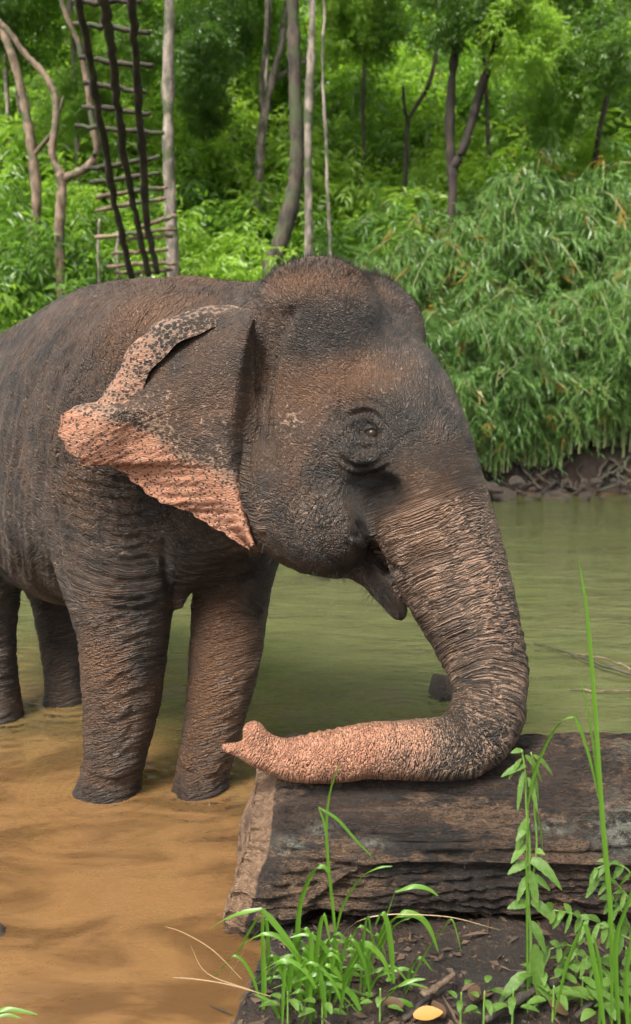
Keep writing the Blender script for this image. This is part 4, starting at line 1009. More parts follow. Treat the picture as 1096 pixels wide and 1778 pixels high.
# ================================================================ pole ladder
def wood_pole(name, pts, Ys, mat, parent, seed, jit=0.012):
    P = np.array([W(x, y, Y) for (x, y, r), Y in zip(pts, Ys)]); Rr = np.array([psize(r, p) for (x, y, r), p in zip(pts, P)])
    return limb(P, Rr, name, mat, parent, 8, jit, seed)
ladder = empty('pole_ladder', W(250, 478, 12.3)); tag(ladder, 'rough ladder of three dark poles and stick rungs against the forest', 'ladder')
LY = lambda y: 12.3 - 3.6 * (480 - y) / 480.0
rails = [[(230, 484, 6.5), (206, 385, 6), (187, 285, 6), (169, 180, 6.5), (152, 85, 7), (135, -12, 7.5)],
         [(258, 478, 5.5), (238, 385, 5.5), (221, 300, 6.5), (209, 220, 7), (199, 130, 7.5), (190, 60, 8), (178, -14, 9)],
         [(274, 474, 6), (257, 395, 6), (250, 300, 7), (243, 210, 7), (235, 100, 7), (228, -14, 7.5)]]
for k, r_ in enumerate(rails): wood_pole('rail', r_, [LY(p[1]) for p in r_], BARK['dark'], ladder, 60 + k, 0.007)
rungs = [(125, 2, 245, 3), (127, 41, 262, 58), (138, 100, 267, 114), (146, 144, 256, 161), (144, 186, 262, 197), (130, 218, 286, 231), (146, 294, 278, 271), (156, 317, 279, 301),
         (166, 343, 290, 325), (166, 366, 288, 344), (236, 396, 307, 374), (165, 412, 306, 399), (210, 416, 300, 410), (194, 441, 292, 434), (185, 463, 306, 457), (200, 474, 300, 468)]
for k, (x0, y0, x1, y1) in enumerate(rungs):
    yr = (y0 + y1) / 2; Yr = LY(yr) + (0.10 if k < 10 else 0.25); r = 4.6 - 1.4 * yr / 480
    wood_pole('rung', [(x0, y0, r), ((x0 + x1) / 2, (y0 + y1) / 2 + random.Random(k).uniform(-2, 2), r * 1.1), (x1, y1, r * 0.9)], [Yr] * 3, BARK['tan'] if k > 7 else BARK['brown'], ladder, 80 + k, 0.008)
for k, pts in enumerate([[(172, 500, 2.4), (171, 430, 2.2), (173, 380, 2)], [(206, 484, 3), (203, 440, 3), (206, 408, 2.6)]]):
    P, Rr = px_path(pts, 13.1); limb(P, Rr, 'post', BARK['pale'], ladder, 6, 0.004, 99 + k)

# ================================================================ fallen log
LC = np.array((0.0, 2.725, 0.222)); LR = 0.322; LX0, LX1 = -0.285, 2.6
def wood_material():
    t = NT('wet_log_wood'); p = t.N('TexCoord').outputs['Object']; ps = t.vmul(p, (0.22, 1.0, 1.0)); pf = t.vmul(p, (0.32, 1.0, 1.0))
    n1 = t.noise(ps, 9.0, 7, 0.65, 0.6); n2 = t.noise(pf, 75.0, 6, 0.75); n3 = t.noise(t.vmul(p, (0.5, 1, 1)), 5.0, 6, 0.7, 0.3); n4 = t.noise(p, 3.2, 3)
    c = t.mix(t.ramp(n1, 0.38, 0.66), (0.0065, 0.0045, 0.0034), (0.052, 0.028, 0.016))
    c = t.mix(t.ramp(n2, 0.48, 0.66), c, (0.075, 0.040, 0.021))
    c = t.mix(t.math('MULTIPLY', t.ramp(n3, 0.53, 0.60), t.ramp(n2, 0.35, 0.6)), c, (0.17, 0.100, 0.055))
    n5 = t.noise(t.vmul(p, (0.9, 1, 1)), 110.0, 4, 0.7)
    c = t.mix(t.ramp(n5, 0.45, 0.38, 0.0, 0.85), c, (0.005, 0.0035, 0.003)); c = t.mix(t.ramp(n5, 0.60, 0.70, 0.0, 0.7), c, (0.125, 0.080, 0.050))
    lich = t.attr('lichen').outputs['Fac']
    c = t.mix(t.math('MULTIPLY', lich, t.ramp(t.noise(p, 38.0, 6, 0.7), 0.40, 0.58)), c, t.mix(n2, (0.12, 0.13, 0.10), (0.26, 0.26, 0.22)))
    raw = t.attr('raw').outputs['Fac']
    c = t.mix(t.ramp(t.math('ADD', raw, t.math('SUBTRACT', n1, 0.55)), 0.35, 0.7), c, t.mix(t.ramp(n2, 0.35, 0.65), (0.15, 0.085, 0.045), (0.34, 0.21, 0.125)))
    t.S(t.b.inputs['Base Color'], c)
    t.S(t.b.inputs['Roughness'], t.ramp(n4, 0.35, 0.65, 0.6, 0.9))
    h = t.math('ADD', t.math('MULTIPLY', n1, 0.8), t.math('ADD', t.math('MULTIPLY', n2, 0.55), t.math('MULTIPLY', n5, 0.45)))
    ck = t.ramp(t.N('TexVoronoi', {'Vector': t.vadd(t.vmul(p, (7.0, 46.0, 46.0)), t.vmul(t.N('TexNoise', {'Vector': p, 'Scale': 12.0}).outputs['Color'], (1.6, 1.6, 1.6)))}, feature='DISTANCE_TO_EDGE').outputs['Distance'], 0.0, 0.16)
    h = t.math('ADD', h, t.math('MULTIPLY', ck, 0.5))
    t.l.new(t.bump(h, 1.0, 0.03), t.b.inputs['Normal'])
    return t.m
WOOD = wood_material()
log = empty('fallen_log', (0.6, 2.735, 0.0)); tag(log, 'big dark weathered log lying on the bank under the trunk', 'log')
_lo = np.array(log.location)
def build_log():
    nx, na = 520, 260
    xs = LX0 + (LX1 - LX0) * np.linspace(0, 1, nx) ** 1.45; an = np.linspace(0, 2 * math.pi, na, endpoint=False)
    X, A = np.meshgrid(xs, an, indexing='ij'); X = X.ravel(); A = A.ravel()
    ca, sa = np.cos(A), np.sin(A)                       # A = 0 faces the camera (-Y), pi/2 is up
    q = np.stack([X * 1.0, ca * 1.2, sa * 1.2], 1)
    r = LR * (1 + 0.06 * noise3(q * 1.7) + 0.035 * noise3(q * 4))
    r = r * (1 - 0.03 * sstep(0.6, 1.0, sa))
    g = np.stack([X * 3.2, A * 7 / 1.0, 0 * A], 1); g2 = np.stack([X * 3.2, np.cos(A) * 7, np.sin(A) * 7], 1)
    grain = np.abs(noise3(np.stack([X * 2.2, ca * 9, sa * 9], 1))); grain2 = np.abs(noise3(np.stack([X * 5, ca * 22, sa * 22], 1)))
    r -= 0.022 * np.clip(1 - grain * 5, 0, 1) + 0.009 * np.clip(1 - grain2 * 4, 0, 1)
    r += 0.010 * fbm(np.stack([X * 7, ca * 8, sa * 8], 1), 3) + 0.008 * fbm(np.stack([X * 12, ca * 34, sa * 34], 1), 3)
    cr = np.abs(noise3(np.stack([X * 13, ca * 5, sa * 5 + 7], 1)))
    r -= 0.008 * np.clip(1 - cr * 6, 0, 1)
    # slanted cut: the end leans out towards the bottom, chamfered rim
    endx = LX0 + 0.10 * sstep(-0.9, 0.9, sa) + 0.02 * noise3(np.stack([ca * 2, sa * 2, 0 * A], 1))
    Xs = np.maximum(X, endx)
    dx = Xs - endx
    cham = sstep(0.105, 0.0, dx); r = r * (1 - 0.26 * cham * (0.25 + 0.75 * sstep(-0.7, 0.3, sa)))
    Pt = np.stack([Xs, LC[1] - ca * r, LC[2] + sa * r], 1)
    lx, ly, ld = proj(Pt); fr = ca > -0.2
    # split ledge of bark along the near side
    led = [(520, 1575), (560, 1545), (600, 1516), (640, 1500), (700, 1494), (800, 1494), (900, 1496), (1100, 1500)]
    d, tt = pdist(lx, ly, led); lyl = np.interp(lx, [p[0] for p in led], [p[1] for p in led]); sg = ly - lyl
    dr = np.where((lx > 522) & fr, 0.016 * np.exp(-(d / 7) ** 2) - 0.028 * sstep(-2, 8, sg) * np.exp(-np.clip(sg, 0, 400) / 90.0), 0) * sstep(515, 560, lx)
    r2 = r + dr
    r2 -= 0.12 * sstep(-0.30, -0.75, sa) * sstep(-0.12, 0.10, Xs)          # rotted away underneath
    Pt = np.stack([Xs, LC[1] - ca * r2, LC[2] + sa * r2], 1)
    ii = np.arange(nx * na).reshape(nx, na); jj = np.roll(ii, -1, 1)
    Q = np.stack([ii[:-1], jj[:-1], jj[1:], ii[1:]], -1).reshape(-1, 4)[:, ::-1]
    me = np_mesh('bark', Pt - _lo, Q, WOOD)
    lich = np.maximum.reduce([0 * X] + [a[4] * np.exp(-((lx - a[0]) / a[2]) ** 2 - ((ly - a[1]) / a[3]) ** 2) for a in
                             ((1080, 1435, 45, 45, 1.2), (960, 1440, 40, 14, 0.8), (500, 1470, 26, 14, 1.1), (650, 1465, 26, 9, 0.9), (560, 1440, 22, 10, 0.9), (1090, 1300, 30, 20, 0.5))])
    set_attr(me, 'lichen', lich * fr); raw = 1.15 * sstep(0.10, 0.5, cham) * (0.8 + 0.7 * noise3(Pt * 11)) + 0.55 * np.exp(-(d / 5) ** 2) * (lx > 522) * fr
    raw = np.maximum(raw, 0.5 * np.exp(-((lx - 700) / 190) ** 2 - ((ly - 1405) / 9) ** 2) * fr)
    set_attr(me, 'raw', raw)
    link(bpy.data.objects.new('bark', me), log)
    ring = Pt.reshape(nx, na, 3)[0]; c = ring.mean(0) + np.array((0.02, 0, 0)); V = []; Fq = []; nr = 26
    for k in range(nr):
        f = 1 - k / (nr - 1.0)
        V.append(c + (ring - c) * f + np.column_stack([0.020 * fbm(np.stack([ring[:, 1] * 14 * f + 3, ring[:, 2] * 14 * f, 0 * ring[:, 0]], 1), 3) * (k > 0), np.zeros((na, 2))]))
    V = np.vstack(V); ii = np.arange(nr * na).reshape(nr, na); jj = np.roll(ii, -1, 1)
    Q = np.stack([ii[:-1], jj[:-1], jj[1:], ii[1:]], -1).reshape(-1, 4)
    me = np_mesh('cut_end', V - _lo, Q, WOOD); set_attr(me, 'raw', 0.75 + 0.5 * noise3(V * 9)); set_attr(me, 'lichen', np.zeros(len(V)))
    tag(link(bpy.data.objects.new('cut_end', me), log), 'pale hewn end of the log')
build_log()

# ================================================================ stones, sticks
def rock_mesh(seed, n=3):
    bm = bmesh.new(); bmesh.ops.create_icosphere(bm, subdivisions=n, radius=1.0); V = np.array([v.co[:] for v in bm.verts]); rs = np.random.RandomState(seed)
    d = np.ones(len(V))
    for k in range(9):
        u = rs.normal(size=3); u /= np.linalg.norm(u); c = rs.uniform(0.55, 0.85); h = V @ u; d = np.minimum(d, np.where(h > 1e-3, c / np.maximum(h, 1e-3), 9))
    d = np.minimum(d, 1.0) + 0.10 * fbm(V * 2.2 + seed, 3)
    for v, s in zip(bm.verts, d): v.co = v.co * s
    me = bpy.data.meshes.new('rock'); bm.to_mesh(me); bm.free(); me.materials.append(ROCK); me.polygons.foreach_set('use_smooth', [True] * len(me.polygons)); return me
t = NT('wet_rock'); _p = t.N('TexCoord').outputs['Object']; n1 = t.noise(_p, 2.5, 6, 0.65); n2 = t.noise(_p, 14, 4, 0.6)
t.S(t.b.inputs['Base Color'], t.mix(t.ramp(n2, 0.5, 0.7), t.mix(n1, (0.028, 0.021, 0.017), (0.110, 0.082, 0.066)), (0.085, 0.07, 0.05)))
t.b.inputs['Roughness'].default_value = 0.5; t.l.new(t.bump(t.math('ADD', n1, n2), 0.8, 0.2), t.b.inputs['Normal']); ROCK = t.m
ROCKS = [rock_mesh(k) for k in range(4)]
def rock(px, py, wpx, hpx, label, group=None, z=0.0, v=0, cat='rock'):
    g = G(px, py, z); o = link(bpy.data.objects.new('rock', ROCKS[v % 4])); m = psize(1.0, g)
    o.location = g + np.array((0, 0.4 * wpx * m, (0.12 if py > 1100 else -0.15) * hpx * m)); o.scale = (wpx * m * 0.55, wpx * m * 0.5, hpx * m); o.rotation_euler = (0, 0, v * 1.3); tag(o, label, cat, group)
rock(772, 1216, 64, 50, 'grey wet stone breaking the water behind the curve of the trunk', None, 0.0, 1)
rock(-8, 1625, 34, 14, 'small dark stone breaking the muddy water at the edge', None, 0.0, 2)
rs_ = random.Random(5)
for k in range(30):
    px = 822 + k * 10 + rs_.uniform(-16, 16); up = rs_.uniform(0, 1) ** 1.5; py = 867 - 34 * up; big = rs_.uniform(0, 1) ** 2.5
    rock(px, py, 12 + 40 * big, (6 + 16 * big) * rs_.uniform(0.6, 1.1), 'dark wet rock in the foot of the far bank under the bamboo', 'rocks along the far waterline', 0.36 * up, k)
ROOT = empty('root_tangle', W(980, 850, 12.9)); tag(ROOT, 'tangle of dark exposed roots along the far bank under the bamboo', 'roots')
for k in range(22):
    rs = random.Random(200 + k); x = 835 + k * 12.5 + rs.uniform(-8, 8); y = 800 + rs.uniform(-10, 25)
    P, Rr = px_path([(x, y, 3), (x + rs.uniform(-20, 20), y + 18, 2.8), (x + rs.uniform(-35, 35), y + 34, 2.4), (x + rs.uniform(-50, 50), min(y + 50, 872), 1.6)], 13.1, 12.75); limb(P, Rr, 'root', BARK['dark'] if k % 3 else BARK['brown'], ROOT, 6, 0.01, k)
def water_stick(pts, label, mat, r):
    P = np.array([G(x, y, z) for x, y, z in pts]); e = empty('stick', P[0]); tag(e, label, 'stick'); 
    limb(P, np.linspace(r, r * 0.5, len(P)), 'shaft', mat, e, 6, 0.004, 3); return e
s1 = water_stick([(1110, 1174, 0.03), (1050, 1156, 0.04), (1000, 1138, 0.03), (950, 1122, 0.02), (915, 1112, -0.01)], 'long thin dark branch lying on the river surface', BARK['brown'], 0.009)
s2 = water_stick([(1110, 1168, 0.03), (1070, 1150, 0.05), (1030, 1138, 0.03), (1000, 1136, -0.01)], 'thin pale forked twig crossing the dark branch in the river', BARK['tan'], 0.007)
s3 = water_stick([(1110, 1200, 0.015), (1040, 1199, 0.02), (970, 1196, -0.005)], 'short pale stick floating nearer than the crossed branches', BARK['tan'], 0.006)
# ================================================================ foreground plants
def ribbon(pts, width, name, mat, parent, Y, Y2=None, tone=0.5, nrm=None, keel=0.35, tip=0.6):
    """grass blade: pts (px, py) traced at distance Y..Y2, width in metres at its widest"""
    P = catmull(np.array([list(p) for p in pts], float), 6); n = len(P); V = []; Fc = []
    Yv = np.linspace(Y, Y2 if Y2 is not None else Y, n); Q = np.array([W(p[0], p[1], y) for p, y in zip(P, Yv)])
    T = np.gradient(Q, axis=0); T /= np.linalg.norm(T, axis=1)[:, None] + 1e-9
    side0 = np.array((0.75, 0.3, 0.35)) if nrm is None else np.array(nrm)
    for i in range(n):
        f = i / (n - 1.0); w = width * min(1.0, 0.45 + 2.2 * f) * (1 - f ** 2.2) ** tip + 0.0004
        s = np.cross(T[i], np.cross(side0, T[i])); s /= np.linalg.norm(s) + 1e-9; u = np.cross(s, T[i])
        V += [Q[i] - s * w / 2 + u * w * keel * 0.5, Q[i], Q[i] + s * w / 2 + u * w * keel * 0.5]
    for i in range(n - 1):
        a = 3 * i; Fc += [(a, a + 1, a + 4, a + 3), (a + 1, a + 2, a + 5, a + 4)]
    o = mesh_obj(name, np.array(V) - np.array(parent.location), Fc, mat, parent); set_attr(o.data, 'rnd', np.full(len(V), tone)); return o
def leaf_blade(base, d, L, Wd, mat, parent, name='leaf', droop=0.3, tone=0.5, up=(0, -0.35, 1.0), teeth=0.0):
    """ovate leaf with midrib fold, on a short stalk"""
    base = np.array(base, float); d = np.array(d, float); d /= np.linalg.norm(d); up = np.array(up, float)
    s = np.cross(d, up); s /= np.linalg.norm(s); u = np.cross(s, d); n = 11; V = []; Fc = []
    for i in range(n):
        f = i / (n - 1.0); c = base + d * L * f + np.array((0, 0, -1.0)) * droop * L * f * f
        w = Wd * 0.5 * (math.sin(math.pi * min(f * 0.93 + 0.05, 1)) ** 0.75) * (1 - 0.25 * f) * (1 + teeth * (i % 2)) + 0.0004
        V += [c - s * w + u * w * 0.30, c, c + s * w + u * w * 0.30]
    for i in range(n - 1):
        a = 3 * i; Fc += [(a, a + 1, a + 4, a + 3), (a + 1, a + 2, a + 5, a + 4)]
    o = mesh_obj(name, np.array(V) - np.array(parent.location), Fc, mat, parent); set_attr(o.data, 'rnd', np.full(len(V), tone)); return o
GR = LEAF['grass']
def near_leaf():
    t = NT('weed_leaf'); rnd = t.attr('rnd').outputs['Fac']; p = t.N('TexCoord').outputs['Object']
    n = t.noise(p, 90.0, 5, 0.65); c = t.mix(rnd, (0.050, 0.120, 0.016), (0.115, 0.215, 0.036)); c = t.mix(t.ramp(n, 0.4, 0.7, 0.0, 0.6), c, (0.150, 0.230, 0.060))
    c = t.mix(t.ramp(t.noise(p, 22.0, 3), 0.66, 0.74, 0.0, 0.7), c, (0.17, 0.15, 0.045)); t.S(t.b.inputs['Base Color'], c); t.b.inputs['Roughness'].default_value = 0.5
    t.l.new(t.bump(n, 0.7, 0.004), t.b.inputs['Normal']); tr = t.N('BsdfTranslucent', {'Color': t.mix(1.0, c, (1.6, 1.7, 0.8), 'MULTIPLY')})
    m = t.N('MixShader', {0: 0.4}); t.l.new(t.b.outputs[0], m.inputs[1]); t.l.new(tr.outputs[0], m.inputs[2]); t.l.new(m.outputs[0], t.out.inputs['Surface']); return t.m
WL = near_leaf()
STEMM = leaf_material('green_stem', (0.09, 0.18, 0.03), (0.15, 0.27, 0.05), 0.1)
def stem(pts, r, parent, Y, Y2=None, name='stem'):
    P, _ = px_path([(x, y, 1) for x, y in pts], Y, Y2); o = limb(P, np.linspace(r, r * 0.6, len(P)), name, STEMM, parent, 6)
    set_attr(o.data, 'rnd', np.full(len(o.data.vertices), 0.5)); return o
# grass tuft left of the log foot
tuft = empty('grass_tuft', W(520, 1775, 2.10)); tag(tuft, 'tuft of arching green grass growing in front of the cut log end', 'grass tuft')
Yg = 2.12
for pts, w, tn in [([(585, 1700), (580, 1600), (568, 1480), (567, 1420), (574, 1370), (591, 1322)], 0.0055, 0.55), ([(570, 1475), (563, 1430), (553, 1402)], 0.004, 0.6), ([(553, 1402), (585, 1422), (615, 1455), (648, 1490)], 0.005, 0.45),
                   ([(519, 1760), (516, 1660), (520, 1575), (540, 1518), (558, 1504), (572, 1518), (578, 1560)], 0.009, 0.6), ([(583, 1620), (596, 1570), (625, 1525), (655, 1507), (682, 1504)], 0.0055, 0.5),
                   ([(456, 1775), (458, 1700), (456, 1640), (455, 1576)], 0.0095, 0.75), ([(455, 1578), (420, 1586), (390, 1598), (362, 1614)], 0.008, 0.65), ([(455, 1578), (478, 1605), (500, 1632), (520, 1660)], 0.010, 0.6),
                   ([(450, 1590), (430, 1625), (408, 1665)], 0.006, 0.5), ([(640, 1690), (664, 1610), (686, 1548)], 0.004, 0.5), ([(686, 1548), (716, 1539), (742, 1543), (762, 1556)], 0.008, 0.6),
                   ([(655, 1640), (672, 1606), (698, 1586), (728, 1592), (748, 1615), (762, 1655)], 0.012, 0.7), ([(650, 1660), (676, 1616), (700, 1596), (716, 1592)], 0.010, 0.45),
                   ([(700, 1735), (735, 1660), (770, 1612), (786, 1598), (802, 1655)], 0.0045, 0.4), ([(610, 1655), (612, 1625), (626, 1608), (650, 1625)], 0.006, 0.5),
                   ([(545, 1720), (520, 1665), (490, 1630), (460, 1622), (420, 1640)], 0.009, 0.6), ([(500, 1720), (480, 1670), (470, 1660), (440, 1680)], 0.006, 0.4),
                   ([(580, 1740), (600, 1690), (622, 1650), (640, 1640), (668, 1670), (680, 1710)], 0.012, 0.75), ([(620, 1750), (640, 1712), (665, 1690), (700, 1682), (722, 1690)], 0.010, 0.6),
                   ([(660, 1745), (690, 1712), (715, 1702), (740, 1700)], 0.008, 0.5), ([(560, 1740), (555, 1690), (545, 1650), (530, 1640)], 0.010, 0.55), ([(530, 1740), (560, 1715), (590, 1715), (625, 1735)], 0.009, 0.7),
                   ([(610, 1740), (585, 1690), (580, 1650)], 0.010, 0.65), ([(640, 1770), (680, 1740), (712, 1745), (730, 1775)], 0.010, 0.55), ([(560, 1775), (590, 1750), (640, 1755), (668, 1775)], 0.011, 0.8),
                   ([(480, 1775), (496, 1735), (520, 1720), (545, 1735)], 0.008, 0.5), ([(490, 1778), (470, 1740), (440, 1725)], 0.006, 0.45), ([(540, 1740), (500, 1700), (466, 1700), (425, 1720)], 0.006, 0.5)]:
    ribbon(pts, w * 1.6, 'blade', GR, tuft, Yg + random.Random(int(pts[0][0] * 7 + pts[-1][0])).uniform(-0.07, 0.10), None, tn)
rs_ = random.Random(9)
for k in range(70):
    x0 = rs_.gauss(560, 55); y0 = rs_.uniform(1700, 1790); dx = rs_.uniform(-95, 95); h = rs_.uniform(30, 150) * (1 - abs(dx) / 260)
    ribbon([(x0, y0), (x0 + dx * 0.25, y0 - h * 0.65), (x0 + dx * 0.65, y0 - h), (x0 + dx * 1.15, y0 - h * rs_.uniform(0.35, 0.95))], rs_.uniform(0.008, 0.016), 'blade', GR, tuft, 2.12 + rs_.uniform(-.1, .12), None, rs_.uniform(0.0, 0.95))
dry = leaf_material('dry_straw', (0.25, 0.17, 0.09), (0.36, 0.26, 0.14), 0.2)
for k, pts in enumerate([[(420, 1700), (370, 1650), (320, 1620), (285, 1608)], [(470, 1730), (400, 1710), (340, 1700), (300, 1697)], [(395, 1700), (430, 1640), (470, 1590)], [(560, 1700), (620, 1600), (760, 1590), (870, 1615)], [(440, 1720), (360, 1690), (330, 1640)]]):
    ribbon(pts, 0.0022, 'dry_blade', dry, tuft, 2.12, None, 0.5)
# tall reed-like grass at the right edge
reed = empty('tall_grass', W(1060, 1790, 1.95)); tag(reed, 'tall bright grass with long blades rising past the log at the edge', 'grass')
for pts, w, tn, Y in [([(1062, 1790), (1060, 1600), (1045, 1420), (1030, 1200), (1018, 1060), (1005, 972)], 0.011, 0.7, 1.98), ([(1075, 1790), (1068, 1640), (1092, 1560), (1110, 1500)], 0.012, 0.6, 1.95), ([(1050, 1790), (1036, 1700), (1018, 1612), (1012, 1606)], 0.012, 0.7, 1.92),
                      ([(1012, 1606), (985, 1680), (960, 1778)], 0.010, 0.6, 1.92), ([(916, 1400), (928, 1340), (955, 1278), (978, 1250), (998, 1244)], 0.008, 0.65, 2.1), ([(998, 1244), (1012, 1275), (1028, 1330), (1040, 1390)], 0.007, 0.6, 2.08),
                      ([(1040, 1380), (1022, 1240), (1008, 1180)], 0.004, 0.55, 2.0), ([(1090, 1790), (1086, 1700), (1100, 1600)], 0.012, 0.5, 1.93), ([(1040, 1790), (1042, 1690), (1030, 1620)], 0.009, 0.8, 1.96), ([(916, 1790), (915, 1620), (914, 1480), (918, 1392)], 0.005, 0.7, 2.1)]:
    ribbon(pts, w * 1.35, 'blade', GR, reed, Y, None, tn)
# leafy weed in front of the log
weed = empty('leafy_weed', W(916, 1740, 2.12)); tag(weed, 'upright leafy weed with wilted drooping tip in front of the log', 'weed')
Yw = 2.12
stem([(918, 1745), (922, 1640), (918, 1560), (920, 1470), (914, 1400), (912, 1340), (906, 1302)], 0.0042, weed, Yw)
stem([(920, 1560), (932, 1470), (928, 1400), (930, 1340), (922, 1306)], 0.0032, weed, Yw + 0.02)
def L_at(px, py, dx, dy, L, wd, dr=0.3, tone=0.6, Y=Yw, parent=weed, dY=-0.2, up=(0, -0.5, 1.0)):
    b = W(px, py, Y); rr = random.Random(int(px * 31 + py * 7 + dx * 100)); leaf_blade(b, (dx, dY + rr.uniform(-0.5, 0.3), -dy), psize(L * 0.95, b), psize(wd * 0.72, b), WL, parent, 'leaf', dr + rr.uniform(-0.1, 0.45), tone, (up[0] + rr.uniform(-.5, .5), up[1] + rr.uniform(-.4, .4), up[2]), 0.16)
for a in [(914, 1330, -1, 0.15, 46, 20), (908, 1304, -0.6, -0.2, 26, 14), (912, 1312, 0.8, 0.6, 40, 18), (926, 1312, 0.9, 0.5, 44, 18), (906, 1318, -0.7, 0.9, 36, 16), (922, 1330, 0.3, 1, 46, 16), (910, 1340, -0.3, 1, 44, 14), (916, 1350, 0.5, 1, 40, 14),
          (930, 1410, 0.35, 1, 50, 30), (918, 1420, -0.5, 1, 46, 22), (914, 1468, -0.8, 0.5, 34, 22), (920, 1494, 1, -0.1, 60, 32), (918, 1500, -1, -0.1, 42, 24), (918, 1510, 0.4, 1, 46, 22), (922, 1520, 1, 0.4, 38, 20), (916, 1522, -0.6, 0.6, 30, 18),
          (918, 1570, -1, -0.35, 46, 24), (922, 1566, 1, 0.3, 52, 30), (920, 1600, 0.9, 0.8, 40, 24), (926, 1640, 0.15, 1, 62, 44), (918, 1690, -1, 0.2, 60, 28), (922, 1700, 0.9, 0.3, 54, 34), (914, 1720, -0.8, 0.5, 44, 26), (926, 1730, 0.7, 0.8, 40, 30), (930, 1480, 0.6, -0.7, 26, 16), (916, 1440, -0.8, -0.1, 28, 16)]:
    L_at(*a, dr=0.35, tone=random.Random(a[1]).uniform(0.2, 0.85))
# feathery plant at the right edge
fern = empty('feathery_weed', W(1090, 1660, 2.0)); tag(fern, 'feathery weed with paired pale leaflets beside the tall grass', 'weed')
for k, (pts, n) in enumerate([([(1120, 1560), (1090, 1510), (1060, 1500), (1036, 1508)], 5), ([(1120, 1600), (1085, 1550), (1062, 1528), (1040, 1524)], 6), ([(1110, 1640), (1060, 1612), (1010, 1590), (962, 1580)], 9), ([(1115, 1660), (1090, 1600), (1075, 1575), (1065, 1560)], 6), ([(1060, 1700), (1020, 1660), (985, 1640), (955, 1648)], 7)]):
    stem(pts, 0.0022, fern, 2.02 + 0.03 * k); C_ = catmull(np.array(pts, float), 8); L_ = np.concatenate([[0], np.cumsum(np.linalg.norm(np.diff(C_, axis=0), axis=1))])
    for i in range(n):
        u = L_[-1] * (0.2 + 0.8 * i / (n - 1)); x, y = np.interp(u, L_, C_[:, 0]), np.interp(u, L_, C_[:, 1])
        for sg in (-1, 1):
            rr = random.Random(i * 7 + k + sg); L_at(x + rr.uniform(-3, 3), y, -0.6 + rr.uniform(-0.3, 0.4), 0.7 * sg + rr.uniform(-0.3, 0.5), rr.uniform(22, 38), rr.uniform(11, 18), 0.25, rr.uniform(0.2, 0.9), 2.02 + 0.03 * k, fern, rr.uniform(-0.5, 0.2), (0.2, -0.7, 0.7))
# low seedlings on the soil
def seedling(px, py, n, L, label, seed):
    b = G(px, py, 0.08); e = empty('seedling', b); tag(e, label, 'seedling', 'low seedlings on the bank soil'); rs = random.Random(seed)
    for k in range(n):
        a = k * 2.4 + rs.uniform(-.4, .4); q = b + np.array((0.02 * math.cos(a), 0.02 * math.sin(a), 0.03 + 0.02 * k % 0.07))
        leaf_blade(q, (math.cos(a), math.sin(a), 0.25), L * rs.uniform(0.7, 1.2), L * 0.42, WL, e, 'leaf', 0.4, rs.uniform(0.1, 0.9), (0, 0, 1), 0.1)
    o = limb(np.array([b - (0, 0, 0.03), b + (0, 0, 0.03), b + (0, 0, 0.08)]), np.array((0.003, 0.003, 0.002)), 'stem', STEMM, e, 6); set_attr(o.data, 'rnd', np.full(len(o.data.vertices), 0.5))
for k, (x, y, n, L) in enumerate([(1010, 1745, 7, 0.07), (1070, 1735, 8, 0.08), (960, 1760, 6, 0.06), (890, 1765, 5, 0.05), (1085, 1690, 7, 0.07), (1000, 1700, 6, 0.05), (840, 1770, 5, 0.045), (800, 1772, 4, 0.04), (500, 1770, 6, 0.05), (560, 1776, 5, 0.05), (1040, 1775, 7, 0.07), (940, 1720, 5, 0.05), (1095, 1770, 7, 0.08), (660, 1765, 5, 0.04)]):
    seedling(x, y, n, L, 'small leafy seedling growing on the dark soil before the log', k)
# fallen leaves, twigs
def litter(px, py, L, col, label, name, cat, a, tone=0.5, z=0.075, group=None):
    m = leaf_material('litter_' + name + str(px), col, tuple(c * 1.3 for c in col), 0.1, (1, 1, 1)); b = G(px, py, z); e = empty(name, b); tag(e, label, cat, group)
    leaf_blade(b + np.array((0, 0, 0.012)), (math.cos(a), math.sin(a), 0.02), L, L * 0.62, m, e, 'leaf_sheet', -0.05, tone, (0, -0.2, 1))
litter(718, 1772, 0.075, (0.34, 0.165, 0.045), 'bright orange yellow fallen leaf on the soil below the log', 'fallen_leaf', 'leaf', 0.1, z=0.10)
for k, (x, y, a) in enumerate([(930, 1745, 0.7), (985, 1770, 2.2), (820, 1745, 1.2), (1060, 1765, 0.1), (700, 1755, 2.8), (770, 1775, 1.9), (870, 1735, 0.4), (1010, 1725, 2.6)]):
    litter(x, y, 0.06, (0.06, 0.033, 0.018), 'curled brown dead leaf lying on the soil below the log', 'dead_leaf', 'leaf', a, group='brown dead leaves on the soil', z=0.085)
def twig(pts, r, label, mat, group=None, z=0.08):
    P = np.array([G(x, y, z + dz) for x, y, dz in pts]); e = empty('twig', P[0]); tag(e, label, 'twig', group); limb(P, np.array([r * (1 - 0.4 * i / (len(P) - 1)) for i in range(len(P))]), 'shaft', mat, e, 7, 0.002, int(pts[0][0]))
twig([(733, 1728, 0.01), (760, 1712, 0.02), (790, 1690, 0.03)], 0.011, 'broken reddish brown stick lying below the log', BARK['tan'])
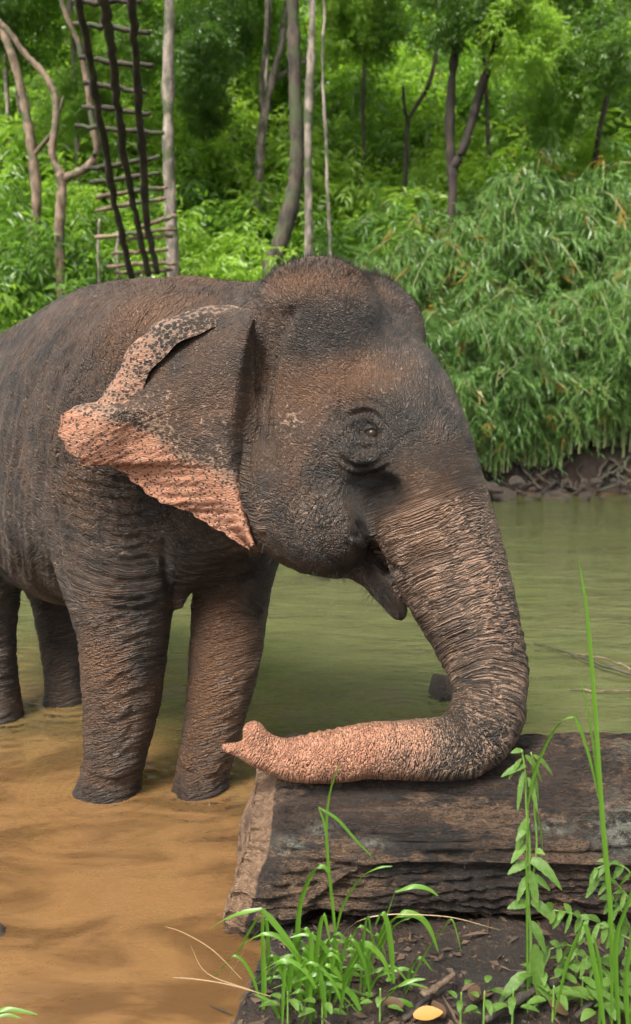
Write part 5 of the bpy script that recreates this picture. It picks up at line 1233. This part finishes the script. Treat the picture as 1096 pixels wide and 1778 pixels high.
twig([(840, 1768, 0.0), (890, 1740, 0.02), (940, 1715, 0.03), (985, 1700, 0.02)], 0.014, 'thick brown root crossing the soil at the weed foot', BARK['brown'])
twig([(700, 1770, 0.0), (730, 1745, 0.02), (745, 1730, 0.0)], 0.008, 'short dark twig stub beside the orange leaf', BARK['dark'])
twig([(1000, 1765, 0.0), (1030, 1740, 0.03), (1075, 1730, 0.02), (1110, 1735, 0.0)], 0.008, 'thin dark twig beneath the tall grass', BARK['dark'])
b_ = W(808, 1530, 2.43); e = empty('twig', b_); tag(e, 'tiny bent pale straw sticking to the face of the log', 'twig')
P, Rr = px_path([(808, 1520, 1.2), (806, 1485, 1.2), (818, 1472, 1.1), (834, 1460, 0.8)], 2.455); limb(P, Rr, 'shaft', BARK['tan'], e, 6)
sp = empty('grass_sprig', G(20, 1760, 0.0)); tag(sp, 'small green sprig at the water edge apart from the tuft', 'grass')
for pts in ([(-20, 1760), (10, 1752), (40, 1756), (66, 1762)], [(-20, 1765), (10, 1762), (36, 1768)]): ribbon(pts, 0.010, 'blade', GR, sp, 1.9, None, 0.6)

# leaf litter and crumbs of bark strewn over the soil
def litter_scatter():
    rs = np.random.RandomState(21); n = 2600
    P = np.column_stack([rs.uniform(-0.45, 1.25, n), rs.uniform(1.5, 2.72, n), np.zeros(n)]); P = P[P[:, 1] < shore(P[:, 0]) - 0.10]
    P[:, 2] = ground_z(P[:, 0], P[:, 1]) + 0.004; n = len(P)
    a = rs.uniform(0, 6.28, n); D = np.column_stack([np.cos(a), np.sin(a), rs.normal(size=n) * 0.25]); N = np.array((0, 0, 1.0)) + rs.normal(size=(n, 3)) * 0.35
    m = leaf_material('leaf_litter', (0.018, 0.011, 0.006), (0.085, 0.048, 0.024), 0.05, (1, 1, 1), 0.8)
    me = leaves_mesh('leaf_litter', P, D, N, rs.gamma(2.0, 0.014, n), rs.uniform(0.004, 0.022, n), rs.uniform(0, 0.95, n), m, 0.1)
    tag(link(bpy.data.objects.new('leaf_litter', me)), 'brown leaf litter and bark crumbs strewn over the soil below the log', 'leaf litter', kind='stuff')
litter_scatter()
